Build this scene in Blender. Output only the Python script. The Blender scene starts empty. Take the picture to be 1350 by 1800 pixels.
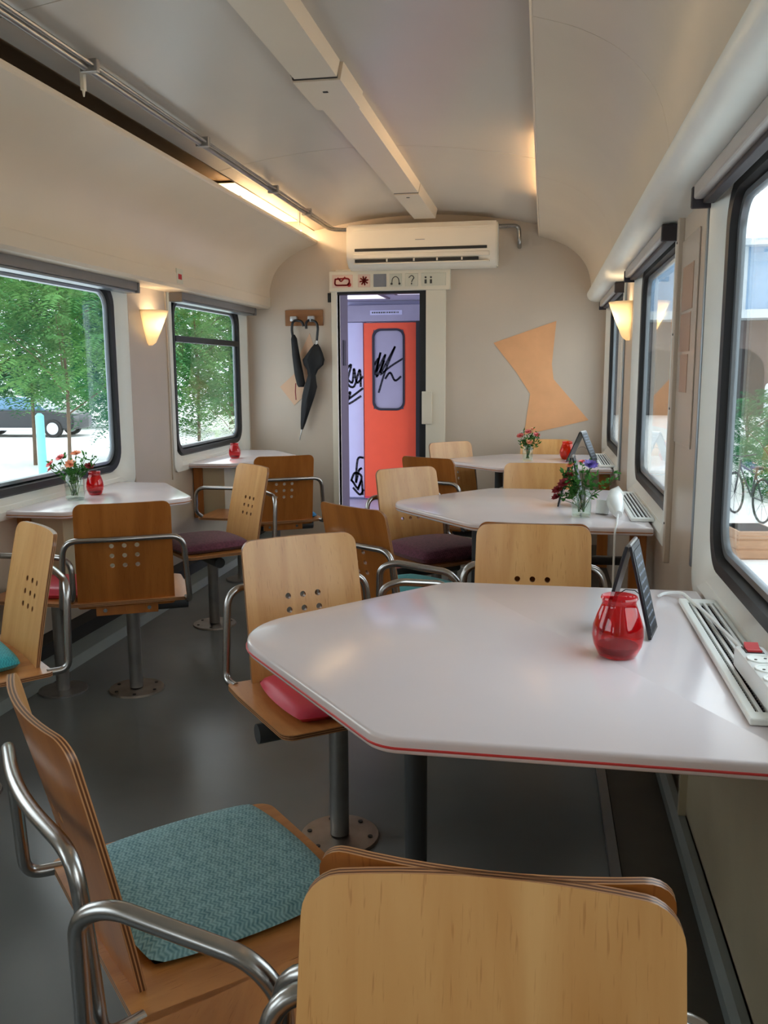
import bpy, bmesh, math, random
from mathutils import Vector, Matrix

scn = bpy.context.scene
COL = scn.collection
PI = math.pi

# ------------------------------------------------------------------ camera
cd = bpy.data.cameras.new('camera'); cam = bpy.data.objects.new('camera', cd); COL.objects.link(cam)
cd.sensor_fit = 'VERTICAL'; cd.sensor_height = 36.0; cd.lens = 1540 / 1800 * 36.0
cd.clip_start = 0.02; cd.clip_end = 400
cam.matrix_world = Matrix(((0.98421, -0.02336, 0.17543, 0.0),
                           (0.17696, 0.15645, -0.97170, 0.0),
                           (-0.00475, 0.98741, 0.15812, 1.33),
                           (0, 0, 0, 1)))
scn.camera = cam

# ------------------------------------------------------------------ world, exposure
w = bpy.data.worlds.new('overcast_sky'); scn.world = w; w.use_nodes = True
nt = w.node_tree; bg = nt.nodes['Background']
tc = nt.nodes.new('ShaderNodeTexCoord'); nz = nt.nodes.new('ShaderNodeTexNoise'); nz.inputs['Scale'].default_value = 2.0
rp = nt.nodes.new('ShaderNodeValToRGB'); rp.color_ramp.elements[0].color = (0.70, 0.84, 1.0, 1); rp.color_ramp.elements[1].color = (1, 1, 1, 1)
rp.color_ramp.elements[0].position = 0.3; rp.color_ramp.elements[1].position = 0.65
nt.links.new(tc.outputs['Generated'], nz.inputs['Vector']); nt.links.new(nz.outputs['Fac'], rp.inputs['Fac'])
nt.links.new(rp.outputs['Color'], bg.inputs['Color'])
WORLD = 1.35
bg.inputs['Strength'].default_value = WORLD
vs = scn.view_settings
vs.view_transform = 'Standard'; vs.look = 'None'; vs.gamma = 1.0; vs.use_curve_mapping = False
vs.exposure = 1.45
K_COVE = 20.0      # lit fluorescent tubes behind the coves
K_SCONCE = 0.55
K_VEST = 0.35
try:
    scn.cycles.use_denoising = True
    scn.cycles.max_bounces = 10; scn.cycles.diffuse_bounces = 6; scn.cycles.transparent_max_bounces = 24
    scn.cycles.sample_clamp_indirect = 6.0
    scn.cycles.caustics_reflective = False; scn.cycles.caustics_refractive = False
except Exception:
    pass

# ------------------------------------------------------------------ materials
MATS = {}
def srgb(r, g, b):
    return tuple(((c / 255) / 12.92 if c / 255 <= 0.04045 else ((c / 255 + 0.055) / 1.055) ** 2.4) for c in (r, g, b)) + (1,)

def mat(name, col, rough=0.5, metal=0.0, noise=0.0, nscale=8.0, stretch=(1, 1, 1), bump=0.0, bscale=60.0, spec=0.5, coat=0.0):
    m = bpy.data.materials.new(name); m.use_nodes = True; nt = m.node_tree; p = nt.nodes['Principled BSDF']
    p.inputs['Base Color'].default_value = col; p.inputs['Roughness'].default_value = rough; p.inputs['Metallic'].default_value = metal
    p.inputs['Specular IOR Level'].default_value = spec; p.inputs['Coat Weight'].default_value = coat
    p.inputs['Coat Roughness'].default_value = 0.12
    tc = nt.nodes.new('ShaderNodeTexCoord'); mp = nt.nodes.new('ShaderNodeMapping'); mp.inputs['Scale'].default_value = stretch
    nt.links.new(tc.outputs['Object'], mp.inputs['Vector'])
    n = nt.nodes.new('ShaderNodeTexNoise'); n.inputs['Scale'].default_value = nscale; n.inputs['Detail'].default_value = 5
    nt.links.new(mp.outputs['Vector'], n.inputs['Vector'])
    r = nt.nodes.new('ShaderNodeValToRGB')
    k = noise
    r.color_ramp.elements[0].position = 0.3; r.color_ramp.elements[1].position = 0.7
    r.color_ramp.elements[0].color = tuple(c * (1 - k) for c in col[:3]) + (1,)
    r.color_ramp.elements[1].color = tuple(min(1, c * (1 + k)) for c in col[:3]) + (1,)
    nt.links.new(n.outputs['Fac'], r.inputs['Fac']); nt.links.new(r.outputs['Color'], p.inputs['Base Color'])
    if bump:
        b = nt.nodes.new('ShaderNodeBump'); b.inputs['Strength'].default_value = bump; b.inputs['Distance'].default_value = 0.002
        n2 = nt.nodes.new('ShaderNodeTexNoise'); n2.inputs['Scale'].default_value = bscale
        nt.links.new(mp.outputs['Vector'], n2.inputs['Vector']); nt.links.new(n2.outputs['Fac'], b.inputs['Height'])
        nt.links.new(b.outputs['Normal'], p.inputs['Normal'])
    MATS[name] = m
    return m

def wood(name, c1, c2, rough=0.38, specks=True):
    m = bpy.data.materials.new(name); m.use_nodes = True; nt = m.node_tree; p = nt.nodes['Principled BSDF']
    p.inputs['Roughness'].default_value = rough; p.inputs['Coat Weight'].default_value = 0.25; p.inputs['Coat Roughness'].default_value = 0.25
    tc = nt.nodes.new('ShaderNodeTexCoord'); oi = nt.nodes.new('ShaderNodeObjectInfo')
    ad = nt.nodes.new('ShaderNodeVectorMath'); ad.operation = 'ADD'
    nt.links.new(tc.outputs['Object'], ad.inputs[0]); nt.links.new(oi.outputs['Random'], ad.inputs[1])
    mp = nt.nodes.new('ShaderNodeMapping'); mp.inputs['Scale'].default_value = (14, 3, 1.4)
    nt.links.new(ad.outputs[0], mp.inputs['Vector'])
    n = nt.nodes.new('ShaderNodeTexNoise'); n.inputs['Scale'].default_value = 1.3; n.inputs['Detail'].default_value = 6; n.inputs['Distortion'].default_value = 0.6
    nt.links.new(mp.outputs['Vector'], n.inputs['Vector'])
    r = nt.nodes.new('ShaderNodeValToRGB'); r.color_ramp.elements[0].position = 0.32; r.color_ramp.elements[1].position = 0.68
    r.color_ramp.elements[0].color = c1; r.color_ramp.elements[1].color = c2
    nt.links.new(n.outputs['Fac'], r.inputs['Fac'])
    out = r.outputs['Color']
    if specks:
        mp2 = nt.nodes.new('ShaderNodeMapping'); mp2.inputs['Scale'].default_value = (300, 24, 22)
        nt.links.new(ad.outputs[0], mp2.inputs['Vector'])
        n2 = nt.nodes.new('ShaderNodeTexNoise'); n2.inputs['Scale'].default_value = 1; n2.inputs['Detail'].default_value = 2
        nt.links.new(mp2.outputs['Vector'], n2.inputs['Vector'])
        r2 = nt.nodes.new('ShaderNodeValToRGB'); r2.color_ramp.elements[0].position = 0.28; r2.color_ramp.elements[1].position = 0.38
        r2.color_ramp.elements[0].color = (0.80, 0.72, 0.64, 1); r2.color_ramp.elements[1].color = (1, 1, 1, 1)
        nt.links.new(n2.outputs['Fac'], r2.inputs['Fac'])
        mx = nt.nodes.new('ShaderNodeMix'); mx.data_type = 'RGBA'; mx.blend_type = 'MULTIPLY'; mx.inputs['Factor'].default_value = 1
        nt.links.new(out, mx.inputs['A']); nt.links.new(r2.outputs['Color'], mx.inputs['B']); out = mx.outputs['Result']
    nt.links.new(out, p.inputs['Base Color'])
    MATS[name] = m
    return m

def plymat(name, c1, c2):
    m = bpy.data.materials.new(name); m.use_nodes = True; nt = m.node_tree; p = nt.nodes['Principled BSDF']
    p.inputs['Roughness'].default_value = 0.35
    at = nt.nodes.new('ShaderNodeAttribute'); at.attribute_name = 'ply'
    mu = nt.nodes.new('ShaderNodeMath'); mu.operation = 'MULTIPLY'; mu.inputs[1].default_value = 5 * PI
    si = nt.nodes.new('ShaderNodeMath'); si.operation = 'SINE'
    nt.links.new(at.outputs['Fac'], mu.inputs[0]); nt.links.new(mu.outputs[0], si.inputs[0])
    r = nt.nodes.new('ShaderNodeValToRGB'); r.color_ramp.elements[0].color = c1; r.color_ramp.elements[1].color = c2
    r.color_ramp.elements[0].position = 0.0; r.color_ramp.elements[1].position = 0.5
    nt.links.new(si.outputs[0], r.inputs['Fac']); nt.links.new(r.outputs['Color'], p.inputs['Base Color'])
    MATS[name] = m
    return m

def clearmat(name, tint, rough=0.02, ior=1.45, diff=0.0, dcol=(1, 1, 1, 1), gloss=1.0):
    m = bpy.data.materials.new(name); m.use_nodes = True; nt = m.node_tree; nt.nodes.clear()
    o = nt.nodes.new('ShaderNodeOutputMaterial'); t = nt.nodes.new('ShaderNodeBsdfTransparent'); t.inputs['Color'].default_value = tint
    g = nt.nodes.new('ShaderNodeBsdfGlossy'); g.inputs['Roughness'].default_value = rough; g.inputs['Color'].default_value = (gloss, gloss, gloss, 1)
    lw = nt.nodes.new('ShaderNodeLayerWeight'); lw.inputs['Blend'].default_value = 0.5; f0 = ((ior - 1) / (ior + 1)) ** 2
    pw = nt.nodes.new('ShaderNodeMath'); pw.operation = 'POWER'; pw.inputs[1].default_value = 5.0; nt.links.new(lw.outputs['Facing'], pw.inputs[0])
    fr = nt.nodes.new('ShaderNodeMath'); fr.operation = 'MULTIPLY_ADD'; fr.inputs[1].default_value = 1 - f0; fr.inputs[2].default_value = f0; nt.links.new(pw.outputs[0], fr.inputs[0])
    base = t.outputs[0]
    if diff:
        d = nt.nodes.new('ShaderNodeBsdfTranslucent'); d.inputs['Color'].default_value = dcol
        d2 = nt.nodes.new('ShaderNodeBsdfDiffuse'); d2.inputs['Color'].default_value = dcol
        md = nt.nodes.new('ShaderNodeMixShader'); md.inputs[0].default_value = 0.5
        nt.links.new(d.outputs[0], md.inputs[1]); nt.links.new(d2.outputs[0], md.inputs[2])
        mm = nt.nodes.new('ShaderNodeMixShader'); mm.inputs[0].default_value = diff
        nt.links.new(base, mm.inputs[1]); nt.links.new(md.outputs[0], mm.inputs[2]); base = mm.outputs[0]
    mx = nt.nodes.new('ShaderNodeMixShader'); nt.links.new(fr.outputs[0], mx.inputs[0])
    nt.links.new(base, mx.inputs[1]); nt.links.new(g.outputs[0], mx.inputs[2]); nt.links.new(mx.outputs[0], o.inputs[0])
    MATS[name] = m
    return m

def emit(name, col, s):
    m = bpy.data.materials.new(name); m.use_nodes = True; nt = m.node_tree; p = nt.nodes['Principled BSDF']
    p.inputs['Base Color'].default_value = (0.8, 0.8, 0.8, 1)
    p.inputs['Emission Color'].default_value = col; p.inputs['Emission Strength'].default_value = s
    MATS[name] = m
    return m

def leafmat(name, c1, c2, tr=0.5, scale=1.2):
    m = bpy.data.materials.new(name); m.use_nodes = True; nt = m.node_tree; nt.nodes.clear()
    o = nt.nodes.new('ShaderNodeOutputMaterial'); d = nt.nodes.new('ShaderNodeBsdfDiffuse'); t = nt.nodes.new('ShaderNodeBsdfTranslucent')
    tc = nt.nodes.new('ShaderNodeTexCoord'); n = nt.nodes.new('ShaderNodeTexNoise'); n.inputs['Scale'].default_value = scale; n.inputs['Detail'].default_value = 4
    r = nt.nodes.new('ShaderNodeValToRGB'); r.color_ramp.elements[0].color = c1; r.color_ramp.elements[1].color = c2
    r.color_ramp.elements[0].position = 0.35; r.color_ramp.elements[1].position = 0.65
    nt.links.new(tc.outputs['Object'], n.inputs['Vector']); nt.links.new(n.outputs['Fac'], r.inputs['Fac'])
    mx = nt.nodes.new('ShaderNodeMixShader'); mx.inputs[0].default_value = tr
    for s in (d, t): nt.links.new(r.outputs['Color'], s.inputs['Color'])
    nt.links.new(d.outputs[0], mx.inputs[1]); nt.links.new(t.outputs[0], mx.inputs[2]); nt.links.new(mx.outputs[0], o.inputs[0])
    MATS[name] = m
    return m

def fabric(name, c1, c2, scale=1.0):
    """herringbone weave"""
    m = bpy.data.materials.new(name); m.use_nodes = True; nt = m.node_tree; p = nt.nodes['Principled BSDF']
    p.inputs['Roughness'].default_value = 0.9; p.inputs['Sheen Weight'].default_value = 0.15
    L = nt.links.new
    def M(op, a, b=None):
        n = nt.nodes.new('ShaderNodeMath'); n.operation = op
        for i, v in enumerate((a, b)):
            if v is None: continue
            if isinstance(v, (int, float)): n.inputs[i].default_value = v
            else: L(v, n.inputs[i])
        return n.outputs[0]
    tc = nt.nodes.new('ShaderNodeTexCoord'); sp = nt.nodes.new('ShaderNodeSeparateXYZ'); L(tc.outputs['Object'], sp.inputs[0])
    tri = M('ABSOLUTE', M('SUBTRACT', M('FRACT', M('MULTIPLY', sp.outputs['X'], 62.0 * scale)), 0.5))
    st = M('SINE', M('MULTIPLY', M('ADD', M('MULTIPLY', sp.outputs['Y'], 125.0 * scale), M('MULTIPLY', tri, 1.5)), 2 * PI))
    n = nt.nodes.new('ShaderNodeTexNoise'); n.inputs['Scale'].default_value = 90; L(tc.outputs['Object'], n.inputs['Vector'])
    f = M('ADD', M('MULTIPLY', st, 0.22), n.outputs['Fac'])
    r = nt.nodes.new('ShaderNodeValToRGB'); r.color_ramp.elements[0].color = c1; r.color_ramp.elements[1].color = c2
    r.color_ramp.elements[0].position = 0.1; r.color_ramp.elements[1].position = 0.8
    L(f, r.inputs['Fac']); L(r.outputs['Color'], p.inputs['Base Color'])
    b = nt.nodes.new('ShaderNodeBump'); b.inputs['Strength'].default_value = 0.5; b.inputs['Distance'].default_value = 0.002
    L(f, b.inputs['Height']); L(b.outputs['Normal'], p.inputs['Normal'])
    MATS[name] = m
    return m

mat('wall_laminate', srgb(202, 188, 172), 0.32, noise=0.03, nscale=3)
mat('cove_laminate', srgb(218, 204, 184), 0.35, noise=0.03, nscale=2)
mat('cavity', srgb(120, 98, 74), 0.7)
mat('ceiling_laminate', srgb(198, 190, 180), 0.28, noise=0.03, nscale=2)
mat('cabinet_cream', srgb(196, 184, 156), 0.35, noise=0.04)
mat('white_plastic', srgb(236, 238, 236), 0.3, noise=0.01)
mat('ac_plastic', srgb(238, 228, 212), 0.35, noise=0.01)
mat('slot_dark', srgb(40, 36, 34), 0.6)
mat('window_white', srgb(240, 243, 238), 0.35, noise=0.02)
mat('rubber', srgb(22, 23, 27), 0.45)
mat('alu', srgb(150, 158, 165), 0.3, metal=0.8)
mat('blind_grey', srgb(128, 122, 120), 0.6, noise=0.04)
mat('blind_dark', srgb(52, 46, 52), 0.6)
mat('blind_pale', srgb(176, 170, 166), 0.5)
mat('floor_lino', srgb(104, 108, 108), 0.27, noise=0.10, nscale=2.2, bump=0.08, bscale=30)
mat('plinth_grey', srgb(136, 144, 142), 0.5, noise=0.05)
mat('plinth_dark', srgb(38, 36, 34), 0.6, noise=0.1)
mat('duct_brown', srgb(74, 70, 62), 0.5, noise=0.12)
mat('tabletop', srgb(228, 219, 222), 0.16, noise=0.012, nscale=5, coat=0.15)
mat('table_edge', srgb(222, 208, 208), 0.2)
mat('red_inlay', srgb(205, 60, 60), 0.3)
mat('steel', srgb(176, 174, 172), 0.26, metal=1.0, noise=0.04, nscale=40, stretch=(1, 1, 6))
mat('steel_worn', srgb(158, 156, 154), 0.36, metal=0.85, noise=0.15, nscale=10)
mat('plate_steel', srgb(150, 140, 130), 0.42, metal=1.0, noise=0.2, nscale=14)
mat('grey_paint', srgb(64, 66, 68), 0.45)
mat('peach_paint', srgb(232, 172, 122), 0.5, noise=0.05)
mat('orange_door', srgb(226, 84, 52), 0.45, noise=0.03)
mat('vest_white', srgb(192, 192, 226), 0.4, noise=0.02)
mat('vest_purple', srgb(98, 84, 102), 0.5, noise=0.03)
mat('vest_grey', srgb(152, 148, 172), 0.5, noise=0.03)
mat('marker_black', srgb(28, 28, 44), 0.5)
mat('umbrella_cloth', srgb(18, 18, 22), 0.7, noise=0.2, nscale=20)
mat('rack_wood', srgb(150, 100, 58), 0.45, noise=0.15, nscale=5, stretch=(1, 1, 6))
mat('black_plastic', srgb(20, 20, 24), 0.35)
mat('chalk_board', srgb(26, 30, 36), 0.55, noise=0.25, nscale=50)
mat('board_frame', srgb(22, 24, 30), 0.3)
mat('chalk', srgb(112, 120, 134), 0.8)
mat('sign_red', srgb(190, 40, 44), 0.5)
mat('sign_grey', srgb(128, 130, 138), 0.5)
mat('sign_pale', srgb(206, 204, 188), 0.5)
mat('sign_pink', srgb(226, 196, 180), 0.5)
mat('sign_ink', srgb(64, 66, 62), 0.5)
mat('cushion_red', srgb(206, 58, 82), 0.35, noise=0.05)
mat('cushion_blue', srgb(40, 122, 176), 0.7, noise=0.1)
mat('pink_petal', srgb(226, 120, 120), 0.6, noise=0.15, nscale=60)
mat('peach_petal', srgb(240, 168, 130), 0.6, noise=0.1, nscale=60)
mat('dark_red_petal', srgb(150, 40, 50), 0.6, noise=0.15, nscale=60)
mat('violet_petal', srgb(128, 110, 190), 0.6, noise=0.15, nscale=60)
mat('white_petal', srgb(236, 232, 225), 0.6)
mat('wax', srgb(120, 20, 30), 0.4)
mat('reflection_sheet', srgb(200, 188, 176), 0.25)
mat('peach_faint', srgb(222, 184, 152), 0.5)
mat('reflection_brown', srgb(178, 142, 118), 0.3)
mat('cream_trim', srgb(226, 218, 200), 0.35)
mat('ground_pale', srgb(226, 226, 224), 0.9, noise=0.05, nscale=0.6)
mat('car_body', srgb(30, 34, 40), 0.3)
mat('car_glass', srgb(88, 128, 160), 0.15)
mat('tyre', srgb(24, 24, 26), 0.7)
mat('hub_cap', srgb(200, 204, 210), 0.35, metal=0.4)
mat('cyan_paint', srgb(128, 206, 216), 0.5)
mat('orange_plastic', srgb(238, 120, 92), 0.45)
mat('table_white_out', srgb(230, 230, 228), 0.4)
mat('bark', srgb(96, 78, 62), 0.85, noise=0.2, nscale=12)
mat('facade_blue', srgb(150, 178, 206), 0.3, noise=0.08, nscale=1.5)
mat('facade_white', srgb(206, 214, 220), 0.5)
mat('brick_dark', srgb(112, 96, 92), 0.85, noise=0.15, nscale=3)
mat('arch_dark', srgb(52, 44, 44), 0.9)
mat('crate_wood', srgb(168, 132, 104), 0.7, noise=0.12, nscale=6, stretch=(1, 1, 8))
wood('front_wood_lit', srgb(200, 144, 82), srgb(218, 168, 106), 0.35)  # paler front veneer, lightened further by window light put into its colour
wood('orange_wood', srgb(158, 92, 34), srgb(184, 114, 50), 0.33)
wood('seat_wood', srgb(168, 106, 52), srgb(200, 138, 78), 0.33)
plymat('ply_edge', srgb(104, 62, 36), srgb(196, 144, 98))
fabric('teal_weave', srgb(76, 128, 142), srgb(150, 196, 204))
fabric('turquoise_weave', srgb(20, 130, 146), srgb(60, 178, 190))
fabric('plum_weave', srgb(60, 22, 40), srgb(120, 62, 84), 1.2)
fabric('dull_teal_weave', srgb(40, 96, 100), srgb(84, 142, 140), 1.0)
clearmat('pane_glass', (0.93, 0.96, 0.95, 1), 0.01, 1.35)
clearmat('clear_glass', (0.95, 0.98, 0.965, 1), 0.03, 1.5)
clearmat('red_glass', (0.88, 0.20, 0.22, 1), 0.04, 1.6, 0.09, srgb(225, 40, 55))
clearmat('orange_glass', (0.9, 0.25, 0.08, 1), 0.04, 1.5, 0.4, srgb(236, 84, 30))
clearmat('water', (0.93, 0.97, 0.94, 1), 0.02, 1.3)
emit('tube_lit', (1.0, 0.70, 0.40, 1), K_COVE)
mat('tube_off', srgb(210, 206, 198), 0.3)
emit('panel_lit', (0.74, 0.74, 1.0, 1), K_VEST)
leafmat('leaf_bright', srgb(62, 118, 74), srgb(120, 166, 96), 0.5, 0.9)
leafmat('leaf_mid', srgb(40, 96, 66), srgb(92, 148, 96), 0.45, 0.5)
leafmat('leaf_dark', srgb(40, 84, 40), srgb(88, 140, 70), 0.4, 40)
leafmat('blossom_pale', srgb(190, 206, 170), srgb(250, 250, 244), 0.5, 3)
# lamp shade : frosted glass that glows from its bulb
def shade_mat():
    m = bpy.data.materials.new('frosted_shade'); m.use_nodes = True; nt = m.node_tree; nt.nodes.clear()
    o = nt.nodes.new('ShaderNodeOutputMaterial'); t = nt.nodes.new('ShaderNodeBsdfTranslucent'); t.inputs['Color'].default_value = (1, 0.9, 0.72, 1)
    d = nt.nodes.new('ShaderNodeBsdfDiffuse'); d.inputs['Color'].default_value = (0.9, 0.85, 0.72, 1)
    mx = nt.nodes.new('ShaderNodeMixShader'); mx.inputs[0].default_value = 0.5
    nt.links.new(t.outputs[0], mx.inputs[1]); nt.links.new(d.outputs[0], mx.inputs[2]); nt.links.new(mx.outputs[0], o.inputs[0])
    MATS['frosted_shade'] = m
shade_mat()

# ------------------------------------------------------------------ helpers
def link(name, bm, m, parent=None, smooth=False):
    me = bpy.data.meshes.new(name); bm.normal_update(); bm.to_mesh(me); bm.free()
    ms = m if isinstance(m, (list, tuple)) else [m]
    for x in ms: me.materials.append(MATS[x])
    if smooth:
        for p in me.polygons: p.use_smooth = True
        try: me.set_sharp_from_angle(angle=math.radians(38))
        except Exception: pass
    o = bpy.data.objects.new(name, me); COL.objects.link(o)
    if parent: o.parent = parent
    return o

def tag(o, label, cat, group=None):
    o['label'] = label; o['category'] = cat
    if group: o['group'] = group
    return o
def struct(o, label=None):
    o['kind'] = 'structure'
    if label: o['label'] = label
    return o
def thing(name, label, cat, loc=(0, 0, 0), rz=0.0, group=None):
    o = bpy.data.objects.new(name, None); COL.objects.link(o); o.empty_display_size = 0.1
    o.location = loc; o.rotation_euler = (0, 0, rz)
    return tag(o, label, cat, group)
def copy_tree(root, loc, rz, label, group=None):
    r = root.copy(); COL.objects.link(r); r.location = loc; r.rotation_euler = (0, 0, rz); r['label'] = label
    if group: r['group'] = group
    for ch in list(root.children):
        c = ch.copy(); COL.objects.link(c); c.parent = r
        for g in list(ch.children):
            d = g.copy(); COL.objects.link(d); d.parent = c
    return r

def box(bm, x0, x1, y0, y1, z0, z1, bev=0.0, mi=0):
    t = bmesh.new()
    bmesh.ops.create_cube(t, size=1.0)
    for v in t.verts:
        v.co = Vector(((x0 + x1) / 2 + v.co.x * (x1 - x0), (y0 + y1) / 2 + v.co.y * (y1 - y0), (z0 + z1) / 2 + v.co.z * (z1 - z0)))
    if bev: bmesh.ops.bevel(t, geom=t.edges[:], offset=bev, segments=2, profile=0.5, affect='EDGES')
    merge(bm, t, mi)
def merge(bm, t, mi=0, mtx=None):
    for f in t.faces: f.material_index = mi if mi is not None else f.material_index
    me = bpy.data.meshes.new('tmp')
    if mtx: t.transform(mtx)
    t.to_mesh(me); t.free(); bm.from_mesh(me); bpy.data.meshes.remove(me)

def cyl(bm, p0, p1, r, r2=None, seg=16, mi=0, caps=True):
    p0, p1 = Vector(p0), Vector(p1); d = p1 - p0
    t = bmesh.new(); bmesh.ops.create_cone(t, cap_ends=caps, segments=seg, radius1=r, radius2=r if r2 is None else r2, depth=d.length)
    q = d.to_track_quat('Z', 'Y').to_matrix().to_4x4()
    merge(bm, t, mi, Matrix.Translation((p0 + p1) / 2) @ q)

def rounded_path(pts, rad, n=6):
    pts = [Vector(p) for p in pts]; out = [pts[0]]
    for i in range(1, len(pts) - 1):
        a, b, c = pts[i - 1], pts[i], pts[i + 1]
        r = rad[i] if isinstance(rad, (list, tuple)) else rad
        u = (a - b); v = (c - b); r1 = min(r, u.length * 0.49, v.length * 0.49)
        p, q = b + u.normalized() * r1, b + v.normalized() * r1
        for k in range(n + 1):
            s = k / n
            out.append((1 - s) ** 2 * p + 2 * s * (1 - s) * b + s * s * q)
    out.append(pts[-1]); return out

def tube(bm, pts, r, seg=12, mi=0, closed=False):
    pts = [Vector(p) for p in pts]; rings = []
    n = len(pts); prev = None
    for i, p in enumerate(pts):
        a = pts[max(i - 1, 0)]; b = pts[min(i + 1, n - 1)]; t = (b - a).normalized()
        if prev is None:
            up = Vector((0, 0, 1)) if abs(t.z) < 0.9 else Vector((1, 0, 0))
            x = t.cross(up).normalized()
        else:
            x = (prev - t * prev.dot(t)).normalized()
        prev = x; y = t.cross(x)
        rr = r[i] if isinstance(r, (list, tuple)) else r
        rings.append([bm.verts.new(p + (x * math.cos(2 * PI * k / seg) + y * math.sin(2 * PI * k / seg)) * rr) for k in range(seg)])
    for i in range(n - 1):
        for k in range(seg):
            f = bm.faces.new((rings[i][k], rings[i][(k + 1) % seg], rings[i + 1][(k + 1) % seg], rings[i + 1][k])); f.material_index = mi
    for rg, rv in ((rings[0], True), (rings[-1], False)):
        f = bm.faces.new(rg[::-1] if rv else rg); f.material_index = mi

def round_poly(pts, rads, n=6):
    out = []; N = len(pts)
    for i in range(N):
        a, b, c = Vector(pts[i - 1]), Vector(pts[i]), Vector(pts[(i + 1) % N])
        r = rads[i] if isinstance(rads, (list, tuple)) else rads
        if r <= 1e-5: out.append(b); continue
        u = (a - b).normalized(); v = (c - b).normalized()
        ang = u.angle(v); t = min(r / math.tan(ang / 2), (a - b).length * 0.48, (c - b).length * 0.48)
        rr = t * math.tan(ang / 2); cen = b + (u + v).normalized() * (rr / math.sin(ang / 2))
        p, q = b + u * t, b + v * t
        a0 = math.atan2(p.y - cen.y, p.x - cen.x); a1 = math.atan2(q.y - cen.y, q.x - cen.x)
        da = (a1 - a0 + PI) % (2 * PI) - PI
        for k in range(n + 1):
            an = a0 + da * k / n; out.append(Vector((cen.x + rr * math.cos(an), cen.y + rr * math.sin(an))))
    return out

def slab(bm, outline, z0, z1, bev=0.0, mi=0, seg=3):
    t = bmesh.new(); vs_ = [t.verts.new((p[0], p[1], z0)) for p in outline]; f = t.faces.new(vs_)
    if f.normal.z == 0: f.normal_update()
    r = bmesh.ops.extrude_face_region(t, geom=[f])
    for v in [g for g in r['geom'] if isinstance(g, bmesh.types.BMVert)]: v.co.z = z1
    bmesh.ops.recalc_face_normals(t, faces=t.faces[:])
    if bev:
        es = [e for e in t.edges if abs(e.verts[0].co.z - e.verts[1].co.z) < 1e-6]
        bmesh.ops.bevel(t, geom=es, offset=bev, segments=seg, profile=0.5, affect='EDGES')
    merge(bm, t, mi)

def lathe(bm, prof, loc=(0, 0, 0), seg=32, mi=0):
    rings = []
    for r, z in prof:
        rings.append([bm.verts.new((loc[0] + r * math.cos(2 * PI * k / seg), loc[1] + r * math.sin(2 * PI * k / seg), loc[2] + z)) for k in range(seg)] if r > 1e-5
                     else [bm.verts.new((loc[0], loc[1], loc[2] + z))])
    for a, b in zip(rings, rings[1:]):
        for k in range(seg):
            k2 = (k + 1) % seg
            if len(a) == 1 and len(b) == 1: continue
            if len(a) == 1: f = bm.faces.new((a[0], b[k2], b[k]))
            elif len(b) == 1: f = bm.faces.new((a[k], a[k2], b[0]))
            else: f = bm.faces.new((a[k], a[k2], b[k2], b[k]))
            f.material_index = mi

def ext_y(bm, prof, y0, y1, mi=0):
    """prof: closed list of (x,z)"""
    A = [bm.verts.new((x, y0, z)) for x, z in prof]; B = [bm.verts.new((x, y1, z)) for x, z in prof]
    n = len(prof)
    fs = [bm.faces.new((A[i], A[(i + 1) % n], B[(i + 1) % n], B[i])) for i in range(n)]
    fs.append(bm.faces.new(A[::-1])); fs.append(bm.faces.new(B))
    for f in fs: f.material_index = mi
    bmesh.ops.recalc_face_normals(bm, faces=fs)
def strip_prof(line, th):
    """thicken an open polyline of (x,z) to its left side"""
    off = []
    for i, p in enumerate(line):
        a = Vector(line[max(i - 1, 0)]); b = Vector(line[min(i + 1, len(line) - 1)]); t = (b - a).normalized()
        off.append((p[0] - t.y * th, p[1] + t.x * th))
    return list(line) + off[::-1]
def smooth_line(pts, n=6):
    P = [Vector(p) for p in pts]; out = []
    for i in range(len(P) - 1):
        p0 = P[max(i - 1, 0)]; p1 = P[i]; p2 = P[i + 1]; p3 = P[min(i + 2, len(P) - 1)]
        for k in range(n):
            t = k / n
            out.append(0.5 * ((2 * p1) + (p2 - p0) * t + (2 * p0 - 5 * p1 + 4 * p2 - p3) * t * t + (3 * p1 - p0 - 3 * p2 + p3) * t ** 3))
    out.append(P[-1]); return [tuple(v) for v in out]

def extrude_xz(bm, pts, y0, y1, mi=0):
    A = [bm.verts.new((p[0], y0, p[1])) for p in pts]; B = [bm.verts.new((p[0], y1, p[1])) for p in pts]; n = len(pts)
    fs = [bm.faces.new((A[i], A[(i + 1) % n], B[(i + 1) % n], B[i])) for i in range(n)] + [bm.faces.new(A[::-1]), bm.faces.new(B)]
    for f in fs: f.material_index = mi
    bmesh.ops.recalc_face_normals(bm, faces=fs)

def stroke_xz(bm, pts, y, wdt, mi=0, th=0.002):
    """flat marker stroke on a plane facing -Y"""
    P = [Vector(p) for p in smooth_line(pts, 5)]
    for i in range(len(P) - 1):
        a, b = P[i], P[i + 1]; t = (b - a)
        if t.length < 1e-6: continue
        t.normalize(); nn = Vector((-t.y, t.x)) * wdt / 2; a2 = a - t * wdt * 0.25; b2 = b + t * wdt * 0.25
        extrude_xz(bm, [a2 + nn, a2 - nn, b2 - nn, b2 + nn], y - th, y, mi)

# ================================================================== SETTING
XL, XR, YB, Y0 = -2.30, 0.45, 6.75, -2.9
CW = [-2.22, -0.17, 1.88, 3.93, 5.95]           # window centres along the carriage
HW = 0.72

bm = bmesh.new(); box(bm, XL - 0.06, XR + 0.06, Y0, YB + 0.02, -0.06, 0.0)
struct(link('floor', bm, 'floor_lino'), 'dark grey-blue linoleum floor of the carriage')

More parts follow.
